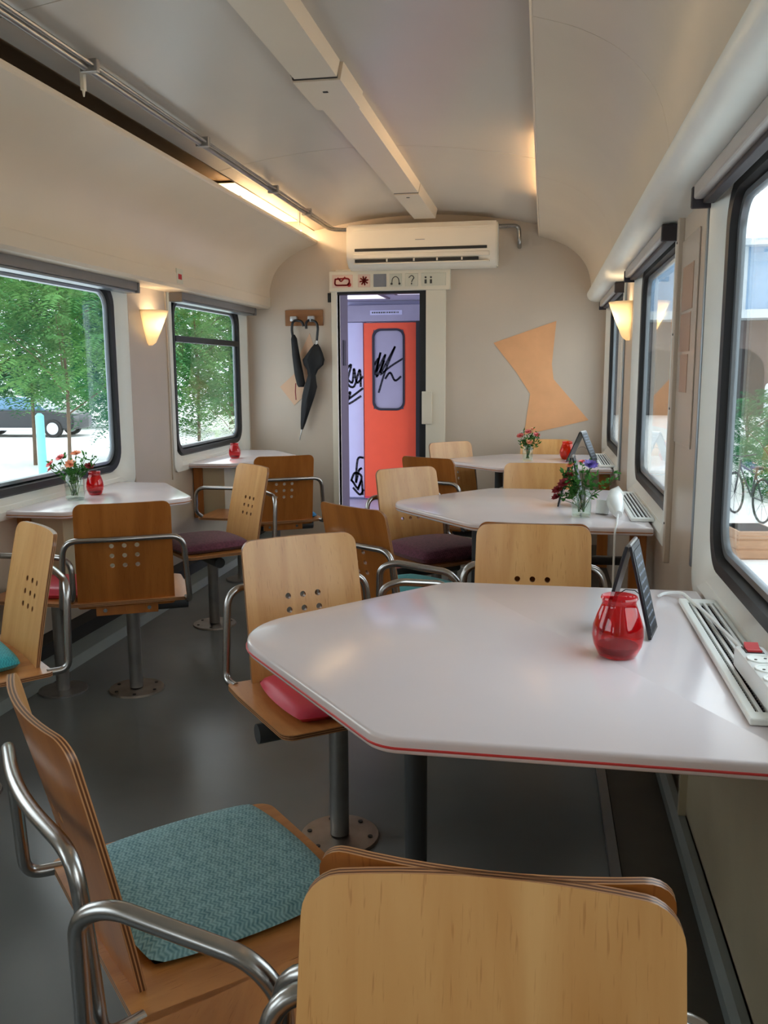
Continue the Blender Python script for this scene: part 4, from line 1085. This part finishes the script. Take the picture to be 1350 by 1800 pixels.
def menu_board(label, cx, cy, ang, hl=0.06, h=0.21, sp=0.05, chalky=True):
    """A-frame; hinge axis along its local Y"""
    t = thing('menu_stand', label, 'menu stand', (cx, cy, 0.741), ang, 'black A-frame menu stands')
    for s in (-1, 1):
        bm = bmesh.new(); a = math.atan2(sp, h)
        box(bm, -0.0035, 0.0035, -hl, hl, -math.hypot(sp, h), 0.0, 0.0015)
        M = Matrix.Translation((s * 0.004, 0, h + 0.002)) @ Matrix.Rotation(s * -a, 4, 'Y')
        bm.transform(M); p = link('panel', bm, 'board_frame', t)
        bm = bmesh.new(); x = s * 0.0038; box(bm, min(x, x + s * 0.0008), max(x, x + s * 0.0008), -hl + 0.008, hl - 0.008, -math.hypot(sp, h) + 0.008, -0.012); bm.transform(M); link('writing_surface', bm, 'chalk_board', p)
        if chalky:
            bm = bmesh.new(); rr = random.Random(int(cx * 100) + s)
            for k in range(9):
                z = -0.03 - k * 0.019; y = -hl + 0.016
                while y < hl - 0.025:
                    wd = rr.uniform(0.006, 0.02); x2 = s * 0.0046
                    box(bm, min(x2, x2 + s * 0.0003), max(x2, x2 + s * 0.0003), y, min(y + wd, hl - 0.012), z - 0.0025, z + 0.0025); y += wd + 0.006
            bm.transform(M); link('chalk_text', bm, 'chalk', p)
    bm = bmesh.new(); cyl(bm, (0, -hl + 0.004, h + 0.003), (0, hl - 0.004, h + 0.003), 0.005, seg=10); link('hinge', bm, 'steel_worn', t)
    bm = bmesh.new(); tube(bm, [(-0.028, 0, 0.085), (-0.01, 0.0, 0.098), (0.01, 0, 0.098), (0.028, 0, 0.085)], 0.0012, 6); link('stay_cord', bm, 'board_frame', t)
menu_board('small black folding menu board behind the red jar on the nearest table', 0.205, 2.00, -0.24, 0.055, 0.205, 0.05)
menu_board('black folding menu board behind the violet flowers on the middle table', 0.135, 3.92, -0.10, 0.06, 0.215, 0.05)
menu_board('black folding menu board beside the orange jar on the farthest table', 0.262, 5.86, -0.35, 0.055, 0.195, 0.085)

def vase(label, x, y, r, h):
    t = thing('glass_vase', label, 'vase', (x, y, 0.7405), 0, 'clear glass jars with flowers')
    bm = bmesh.new(); lathe(bm, [(0, 0), (r * 0.9, 0), (r, 0.006), (r, h * 0.72), (r * 0.82, h * 0.84), (r * 0.82, h * 0.98), (r * 0.86, h), (r * 0.78, h), (r * 0.76, h * 0.84), (r * 0.94, h * 0.72), (r * 0.94, 0.008), (0, 0.008)], seg=28)
    bmesh.ops.recalc_face_normals(bm, faces=bm.faces[:]); link('glass', bm, 'clear_glass', t, True)
    bm = bmesh.new(); lathe(bm, [(0, 0.009), (r * 0.92, 0.009), (r * 0.92, h * 0.5), (0, h * 0.5)], seg=24); link('water', bm, 'water', t, True)
    return t
def petal_head(bm, c, r, n_, rr, up=Vector((0, 0, 1)), layers=3):
    q = up.to_track_quat('Z', 'Y').to_matrix()
    for L in range(layers):
        rad = r * (1 - 0.28 * L); el = 0.25 + 0.45 * L
        for k in range(n_):
            an = 2 * PI * (k + 0.5 * (L % 2)) / n_ + rr.uniform(-.1, .1); d = Vector((math.cos(an) * math.cos(el), math.sin(an) * math.cos(el), math.sin(el)))
            s = Vector((-math.sin(an), math.cos(an), 0)); wd = rad * 0.42
            pts = [Vector((0, 0, 0)), d * rad * 0.5 + s * wd, d * rad, d * rad * 0.5 - s * wd]
            mid = d * rad * 0.55 + Vector((0, 0, -0.12 * rad))
            vv = [bm.verts.new(Vector(c) + q @ p) for p in pts]; mv = bm.verts.new(Vector(c) + q @ mid)
            for i in range(4): bm.faces.new((vv[i], vv[(i + 1) % 4], mv))
def bouquet(label, x, y, z0, heads, spread, htop, seed, leaves=160, leafm='leaf_dark', lean=(0, 0)):
    rr = random.Random(seed)
    t = thing('flower_bouquet', label, 'flowers', (x, y, z0), 0, 'flowers on the tables')
    bm = bmesh.new()
    ends = []
    for (hx, hy, hz, r, m_) in heads: ends.append(Vector((hx, hy, hz)))
    for _ in range(9): 
        a = rr.uniform(0, 2 * PI); ends.append(Vector((math.cos(a) * spread * rr.uniform(.5, 1.2) + lean[0], math.sin(a) * spread * rr.uniform(.5, 1) + lean[1], htop * rr.uniform(.6, .95))))
    for e in ends:
        b = Vector((rr.uniform(-.012, .012), rr.uniform(-.012, .012), 0.012)); m = (b + e) / 2; m.x *= 0.55; m.y *= 0.55
        tube(bm, [b, m, e], 0.0014, 5)
    link('stems', bm, 'leaf_dark', t)
    bm = bmesh.new()
    for _ in range(leaves):
        e = rr.choice(ends); s = rr.uniform(0.45, 1.0); p = Vector((e.x * s * s, e.y * s * s, 0.012 + e.z * s)) + Vector((rr.gauss(0, .008), rr.gauss(0, .008), rr.gauss(0, .006)))
        d = Vector((rr.uniform(-1, 1), rr.uniform(-1, 1), rr.uniform(-.3, 1))).normalized(); l = rr.uniform(0.016, 0.034); s2 = d.cross(Vector((rr.uniform(-1, 1), rr.uniform(-1, 1), rr.uniform(-1, 1)))).normalized() * l * 0.22
        a, b_, c_, dd = [bm.verts.new(v) for v in (p, p + d * l * .5 + s2, p + d * l, p + d * l * .5 - s2)]
        bm.faces.new((a, b_, c_)); bm.faces.new((a, c_, dd))
    link('leaves', bm, leafm, t)
    for (hx, hy, hz, r, m_) in heads:
        bm = bmesh.new(); petal_head(bm, (hx, hy, hz), r, 9, rr, Vector((hx * 6, hy * 6 - 0.5, 1)).normalized()); link('blossom', bm, m_, t)
vase('clear glass jar of flowers on the middle right table', 0.165, 3.62, 0.040, 0.125)
bouquet('mixed bunch of dark red and violet flowers in the jar on the middle table', 0.165, 3.62, 0.75,
        [(0.03, -0.02, 0.205, 0.034, 'violet_petal'), (-0.07, -0.02, 0.13, 0.032, 'dark_red_petal'), (-0.095, -0.01, 0.10, 0.03, 'dark_red_petal'), (-0.055, 0.01, 0.155, 0.028, 'dark_red_petal'), (-0.05, 0.0, 0.20, 0.02, 'peach_petal'), (0.0, 0.04, 0.21, 0.02, 'pink_petal'), (-0.10, 0.0, 0.07, 0.025, 'dark_red_petal')],
        0.10, 0.20, 11, 330, lean=(0.03, 0))
vase('clear glass jar of flowers on the farthest right table', -0.09, 5.84, 0.034, 0.115)
bouquet('bunch of peach and pink flowers in the jar on the farthest table', -0.09, 5.84, 0.75,
        [(-0.05, -0.03, 0.16, 0.028, 'pink_petal'), (0.0, -0.02, 0.185, 0.026, 'pink_petal'), (0.055, -0.01, 0.165, 0.028, 'pink_petal'), (0.01, -0.05, 0.12, 0.024, 'peach_petal'), (-0.03, 0.02, 0.18, 0.022, 'white_petal'), (0.03, 0.03, 0.20, 0.022, 'peach_petal')],
        0.065, 0.17, 12, 200)
vase('clear glass jar of flowers on the left half table beside a red jar', -2.155, 3.76, 0.045, 0.135)
bouquet('loose bunch of pink and peach flowers in the jar on the left half table', -2.155, 3.76, 0.75,
        [(-0.10, -0.03, 0.16, 0.026, 'pink_petal'), (-0.05, -0.02, 0.19, 0.028, 'pink_petal'), (0.0, 0.03, 0.205, 0.03, 'peach_petal'), (0.02, -0.06, 0.165, 0.03, 'peach_petal'), (0.08, 0.0, 0.15, 0.026, 'dark_red_petal'), (-0.13, 0.02, 0.13, 0.024, 'pink_petal'), (-0.03, -0.04, 0.14, 0.018, 'white_petal')],
        0.12, 0.21, 13, 240, lean=(0.02, 0))

# white adaptor cluster with cable on the middle table
t = thing('socket_adaptor', 'white plastic socket adaptor with a trailing cable on the middle right table', 'adaptor', (0.31, 3.66, 0.7405), 0)
bm = bmesh.new()
tube(bm, [(0.0, -0.07, 0.018), (-0.003, -0.02, 0.034), (-0.008, 0.03, 0.055), (0.0, 0.06, 0.085), (0.02, 0.06, 0.10)], [0.016, 0.030, 0.036, 0.030, 0.022], 16); link('body', bm, 'white_plastic', t, True)
bm = bmesh.new(); cyl(bm, (-0.055, 0.05, 0.0), (-0.05, 0.06, 0.055), 0.028, 0.03, 20); link('plug', bm, 'white_plastic', t, True)
bm = bmesh.new(); tube(bm, rounded_path([(0.0, -0.06, 0.02), (-0.01, -0.14, 0.006), (-0.02, -0.25, 0.006), (-0.03, -0.288, -0.01), (-0.03, -0.292, -0.22), (-0.02, -0.28, -0.35), (0.05, -0.2, -0.55)], 0.03, 5), 0.004, 8); link('cable', bm, 'white_plastic', t, True)

# power strip on the sill of the nearest table
t = thing('power_strip', 'white power strip with a red rocker switch at the right edge', 'power strip', (0.415, 1.54, 0.7545), 0.03)
bm = bmesh.new(); box(bm, -0.028, 0.028, -0.27, 0.215, 0.0, 0.042, 0.006); link('housing', bm, 'white_plastic', t, True)
bm = bmesh.new(); box(bm, -0.017, 0.017, 0.165, 0.205, 0.041, 0.0435, 0.001); sw = link('switch_bezel', bm, 'black_plastic', t)
bm = bmesh.new(); ext = [(0.168, 0.043), (0.168, 0.047), (0.185, 0.045), (0.202, 0.053), (0.202, 0.043)]
A = [bm.verts.new((-0.013, a, b)) for a, b in ext]; B = [bm.verts.new((0.013, a, b)) for a, b in ext]
for i in range(5): bm.faces.new((A[i], A[(i + 1) % 5], B[(i + 1) % 5], B[i]))
bm.faces.new(A[::-1]); bm.faces.new(B); bmesh.ops.recalc_face_normals(bm, faces=bm.faces[:]); link('rocker_switch', bm, 'sign_red', sw)
for k in range(7):
    y = 0.13 - k * 0.056
    bm = bmesh.new(); lathe(bm, [(0.0235, 0.0422), (0.0235, 0.0445), (0.020, 0.0445), (0.019, 0.0425), (0, 0.0425)], (0, y, 0), 24); so = link('socket', bm, 'window_white', t, True)
    bm = bmesh.new()
    for s in (-1, 1): cyl(bm, (s * 0.0095, y + s * 0.004, 0.0425), (s * 0.0095, y + s * 0.004, 0.0432), 0.0028, seg=10)
    link('contact_hole', bm, 'slot_dark', so)
bm = bmesh.new(); tube(bm, rounded_path([(0.0, 0.21, 0.02), (0.0, 0.25, 0.02), (0.006, 0.29, 0.012), (-0.0, 0.42, 0.010), (-0.005, 0.58, 0.006), (-0.02, 0.80, 0.0), (-0.06, 0.82, -0.008), (-0.08, 0.79, -0.009)], 0.05, 6), 0.0042, 8)
link('cable', bm, 'white_plastic', t, True)

# ================================================================== outside
GZ = -1.0
bm = bmesh.new(); box(bm, -70, -2.6, -15, 90, GZ - 0.1, GZ); box(bm, 0.8, 70, -15, 90, GZ - 0.1, GZ)
g_ = struct(link('ground', bm, 'ground_pale'), 'pale paved ground outside')

def tree(label, cx, cy, z0, z1, rx, ry, n, seed, m_, size=0.16, trunk=0.10, name='tree', cat='tree', group='trees outside the left windows', clump=26, base=GZ):
    rr = random.Random(seed)
    t = thing(name, label, cat, (cx, cy, base), 0, group)
    if trunk:
        bm = bmesh.new(); tube(bm, [(0, 0, 0), (0.05, 0.02, (z1 - base) * 0.4), (-0.05, 0.0, (z1 - base) * 0.8)], [trunk, trunk * 0.7, trunk * 0.3], 10)
        for k in range(6):
            a = rr.uniform(0, 2 * PI); h0 = (z1 - base) * rr.uniform(.3, .6)
            tube(bm, [(0, 0, h0), (rx * .4 * math.cos(a), ry * .4 * math.sin(a), h0 + 0.5), (rx * .8 * math.cos(a), ry * .8 * math.sin(a), h0 + 0.8)], [trunk * .4, trunk * .25, trunk * .1], 6)
        link('trunk', bm, 'bark', t, True)
    vs_, fs = [], []
    zc, rz_ = (z0 + z1) / 2 - base, (z1 - z0) / 2
    for _ in range(n // clump):
        while True:
            p = Vector((rr.uniform(-1, 1), rr.uniform(-1, 1), rr.uniform(-1, 1)))
            if p.length < 1: break
        c = Vector((p.x * rx, p.y * ry, zc + p.z * rz_))
        # a drooping frond of leaflets
        a = rr.uniform(0, 2 * PI); d = Vector((math.cos(a), math.sin(a), -0.25)); L = size * 4.0 * rr.uniform(.7, 1.3)
        for k in range(clump):
            s = k / clump; side = -1 if k % 2 else 1
            q = c + d * L * s + Vector((0, 0, -0.5 * L * s * s))
            o = Vector((-d.y, d.x, rr.uniform(-.3, .1))).normalized() * side
            l = size * (1.0 - 0.5 * s) * rr.uniform(.7, 1.2); wv = d.normalized() * l * 0.22
            i = len(vs_); vs_ += [q, q + o * l * .5 + wv, q + o * l + Vector((0, 0, -l * .25)), q + o * l * .5 - wv]; fs.append((i, i + 1, i + 2, i + 3))
    me = bpy.data.meshes.new('foliage'); me.from_pydata([tuple(v) for v in vs_], [], fs); me.materials.append(MATS[m_]); me.update()
    o = bpy.data.objects.new('foliage', me); COL.objects.link(o); o.parent = t
    return t
tree('broad leafy tree seen through the large left window', -7.3, 12.6, 0.95, 4.4, 1.7, 1.9, 24000, 1, 'leaf_bright', 0.13, 0.035)
tree('dark green leafy tree behind, left part of the large left window', -12.8, 20.5, 0.75, 6.5, 3.2, 2.6, 30000, 2, 'leaf_mid', 0.24, 0.05)
tree('leafy tree trailing low branches in the left half of the far left window', -9.6, 23.6, -0.4, 5.0, 1.7, 2.2, 20000, 3, 'leaf_bright', 0.17, 0.05)
tree('mid green tree standing farthest behind the far left window', -12.2, 33.5, -0.3, 7.5, 3.6, 3.6, 20000, 4, 'leaf_mid', 0.3, 0.14)
tree('tall slim tree at the right edge of the large left window', -8.1, 16.0, 0.1, 5.0, 0.9, 1.0, 12000, 6, 'leaf_mid', 0.15, 0.04)
tree('pale flowering bush seen low in the far left window', -6.5, 18.3, -1.0, 0.55, 0.8, 1.2, 6000, 5, 'blossom_pale', 0.07, 0.03, 'flowering_bush', 'bush', 'bushes outside')

tree('dark green hedge behind the parked car', -22.0, 35.5, -1.0, 1.6, 5.0, 2.4, 16000, 8, 'leaf_mid', 0.22, 0.05, 'hedge', 'hedge', 'bushes outside')
# parked dark car
t = thing('parked_car', 'dark parked car seen through the large left window', 'car', (-19.2, 30.2, GZ), 0.1)
bm = bmesh.new()
prof = [(-2.3, 0.28), (2.2, 0.28), (2.3, 0.5), (2.25, 0.85), (1.3, 0.98), (-2.25, 1.0), (-2.35, 0.6)]
A = [bm.verts.new((x, -0.85, z)) for x, z in prof]; B = [bm.verts.new((x, 0.85, z)) for x, z in prof]; n = len(prof)
for i in range(n): bm.faces.new((A[i], A[(i + 1) % n], B[(i + 1) % n], B[i]))
bm.faces.new(A[::-1]); bm.faces.new(B); bmesh.ops.recalc_face_normals(bm, faces=bm.faces[:]); bmesh.ops.bevel(bm, geom=bm.edges[:], offset=0.06, segments=3, affect='EDGES')
link('body', bm, 'car_body', t, True)
bm = bmesh.new()
prof = [(-2.0, 1.0), (1.2, 0.98), (0.5, 1.46), (-1.6, 1.48)]
A = [bm.verts.new((x, -0.72, z)) for x, z in prof]; B = [bm.verts.new((x, 0.72, z)) for x, z in prof]; n = 4
for i in range(n): bm.faces.new((A[i], A[(i + 1) % n], B[(i + 1) % n], B[i]))
bm.faces.new(A[::-1]); bm.faces.new(B); bmesh.ops.recalc_face_normals(bm, faces=bm.faces[:]); bmesh.ops.bevel(bm, geom=bm.edges[:], offset=0.05, segments=2, affect='EDGES')
link('windows', bm, 'car_glass', t, True)
bm = bmesh.new(); box(bm, -1.3, 0.9, -0.88, -0.84, 0.26, 0.36, 0.01); link('side_sill', bm, 'hub_cap', t)
for x in (-1.45, 1.5):
    for y in (-0.80, 0.80):
        bm = bmesh.new(); cyl(bm, (x, y - 0.1, 0.33), (x, y + 0.1, 0.33), 0.33, seg=28); wh = link('wheel', bm, 'tyre', t, True)
        bm = bmesh.new(); cyl(bm, (x, y - 0.115, 0.33), (x, y + 0.115, 0.33), 0.22, seg=24); link('hub_cap', bm, 'hub_cap', wh, True)
# cyan post, cafe furniture
bm = bmesh.new(); cyl(bm, (-10.05, 16.35, GZ), (-10.05, 16.35, 0.48), 0.085, seg=20); cyl(bm, (-10.05, 16.35, 0.48), (-10.05, 16.35, 0.53), 0.085, 0.04, seg=20)
tag(link('bollard', bm, 'cyan_paint', smooth=True), 'pale cyan post standing outside the large left window', 'post')
t = thing('garden_table', 'round white cafe table outside the large left window', 'table', (-6.35, 10.4, GZ), 0)
bm = bmesh.new(); cyl(bm, (0, 0, 0.72), (0, 0, 0.745), 0.42, seg=36); link('tabletop', bm, 'table_white_out', t)
bm = bmesh.new(); cyl(bm, (0, 0, 0), (0, 0, 0.72), 0.03, seg=14); cyl(bm, (0, 0, 0), (0, 0, 0.03), 0.22, seg=24); link('leg', bm, 'steel_worn', t)
bm = bmesh.new(); lathe(bm, [(0, 0), (0.06, 0), (0.075, 0.05), (0.05, 0.13), (0.05, 0.15), (0, 0.15)], (-6.3, 10.35, GZ + 0.746), 20); tag(link('candle_jar', bm, 'orange_plastic', smooth=True), 'orange candle jar on the white cafe table outside', 'candle jar')
t = thing('garden_chair', 'orange garden chair outside at the lower left of the large window', 'chair', (-6.4, 9.35, GZ), 0.4)
bm = bmesh.new(); box(bm, -0.24, 0.24, -0.24, 0.24, 0.43, 0.46, 0.01); link('seat', bm, 'orange_plastic', t)
bm = bmesh.new()
tube(bm, rounded_path([(-0.24, -0.25, 0.45), (-0.24, -0.28, 0.86), (0.24, -0.28, 0.86), (0.24, -0.25, 0.45)], 0.08, 5), 0.016, 8)
for k in range(5): tube(bm, [(-0.16 + 0.08 * k, -0.25, 0.45), (-0.16 + 0.08 * k, -0.28, 0.86)], 0.008, 6)
link('backrest', bm, 'orange_plastic', t, True)
for sx in (-1, 1):
    for sy in (-1, 1):
        bm = bmesh.new(); cyl(bm, (sx * 0.22, sy * 0.22, 0), (sx * 0.21, sy * 0.21, 0.44), 0.014, seg=8); link('leg', bm, 'orange_plastic', t)

# right side: canopy, arched building, stalls
t = thing('station_canopy', 'pale blue canopy building far outside the right windows', 'building', (12, 46, GZ), -0.1)
bm = bmesh.new(); box(bm, -12, 16, 0, 5, 5.2, 8.2); link('upper_wall', bm, 'facade_blue', t)
for k in range(12):
    bm = bmesh.new(); box(bm, -11.8 + k * 2.3, -11.6 + k * 2.3, -0.15, 0, 5.2, 8.2); link('mullion', bm, 'facade_white', t)
bm = bmesh.new(); box(bm, -12.5, 16.5, -0.8, 5, 8.2, 8.5); box(bm, -12.5, 16.5, -0.8, 5, 4.8, 5.2); link('fascia', bm, 'facade_white', t)
t = thing('arched_building', 'dark brick building with arches under the pale blue canopy', 'building', (12, 47.5, GZ), -0.1)
bm = bmesh.new(); box(bm, -12, 16, 0, 3, 0, 4.78); link('wall', bm, 'brick_dark', t)
for k in range(7):
    bm = bmesh.new(); x = -10 + k * 3.9
    pts = [(x - 1.2, 0), (x + 1.2, 0), (x + 1.2, 2.2)] + [(x + 1.2 * math.cos(a * PI / 10), 2.2 + 1.2 * math.sin(a * PI / 10)) for a in range(1, 10)] + [(x - 1.2, 2.2)]
    extrude_xz(bm, pts, -0.05, 0.0); link('archway', bm, 'arch_dark', t)
tree('green hedge bushes outside the nearest right window', 4.4, 17.5, -1.0, 0.3, 0.9, 2.2, 7000, 21, 'leaf_mid', 0.10, 0.04, 'hedge', 'hedge', 'bushes outside')
tree('low shrub outside beyond the middle right window', 5.2, 24.0, -1.0, 0.9, 1.4, 3.2, 7000, 22, 'leaf_mid', 0.14, 0.04, 'hedge', 'hedge', 'bushes outside')
t = thing('wooden_crate', 'brown wooden planter crate outside the nearest right window', 'crate', (2.62, 11.6, GZ), 0.15)
bm = bmesh.new(); box(bm, -0.24, 0.24, -0.3, 0.3, 0.0, 0.36, 0.01)
for k in range(3): box(bm, -0.25, 0.25, -0.31, 0.31, 0.02 + k * 0.12, 0.12 + k * 0.12, 0.004)
link('planks', bm, 'crate_wood', t)
t = thing('bicycle', 'bicycle leaning by the bushes outside the nearest right window', 'bicycle', (3.25, 14.6, GZ), 0.2)
for y in (-0.5, 0.52):
    bm = bmesh.new(); pts = [(0, y + 0.33 * math.cos(k * PI / 16), 0.34 + 0.33 * math.sin(k * PI / 16)) for k in range(33)]; tube(bm, pts, 0.018, 6)
    for k in range(8): tube(bm, [(0, y, 0.34), (0, y + 0.32 * math.cos(k * PI / 4), 0.34 + 0.32 * math.sin(k * PI / 4))], 0.003, 4)
    link('wheel', bm, 'tyre', t)
bm = bmesh.new()
for a, b in (((-0.5, 0.34), (-0.1, 0.36)), ((-0.1, 0.36), (-0.25, 0.8)), ((-0.5, 0.34), (-0.22, 0.72)), ((-0.1, 0.36), (0.36, 0.78)), ((-0.22, 0.72), (0.34, 0.82)), ((0.34, 0.9), (0.52, 0.34))): tube(bm, [(0, a[0], a[1]), (0, b[0], b[1])], 0.014, 6)
tube(bm, [(-0.25, 0.36, 0.98), (0, 0.34, 0.95), (0.25, 0.36, 0.98)], 0.012, 6); box(bm, -0.06, 0.06, -0.36, -0.14, 0.80, 0.85, 0.01); link('frame', bm, 'car_body', t)
t = thing('parked_van', 'pale parked vehicle blurred beyond the right windows', 'car', (8.5, 30.0, GZ), 0.0)
bm = bmesh.new(); box(bm, -1.0, 1.0, -2.4, 2.4, 0.3, 1.9, 0.15); link('body', bm, 'facade_white', t, True)
bm = bmesh.new(); box(bm, -1.01, 1.01, -2.0, 1.6, 1.15, 1.7, 0.05); link('windows', bm, 'car_glass', t, True)
for y in (-1.5, 1.5):
    for x in (-0.93, 0.93):
        bm = bmesh.new(); cyl(bm, (x - 0.09, y, 0.34), (x + 0.09, y, 0.34), 0.34, seg=20); link('wheel', bm, 'tyre', t, True)
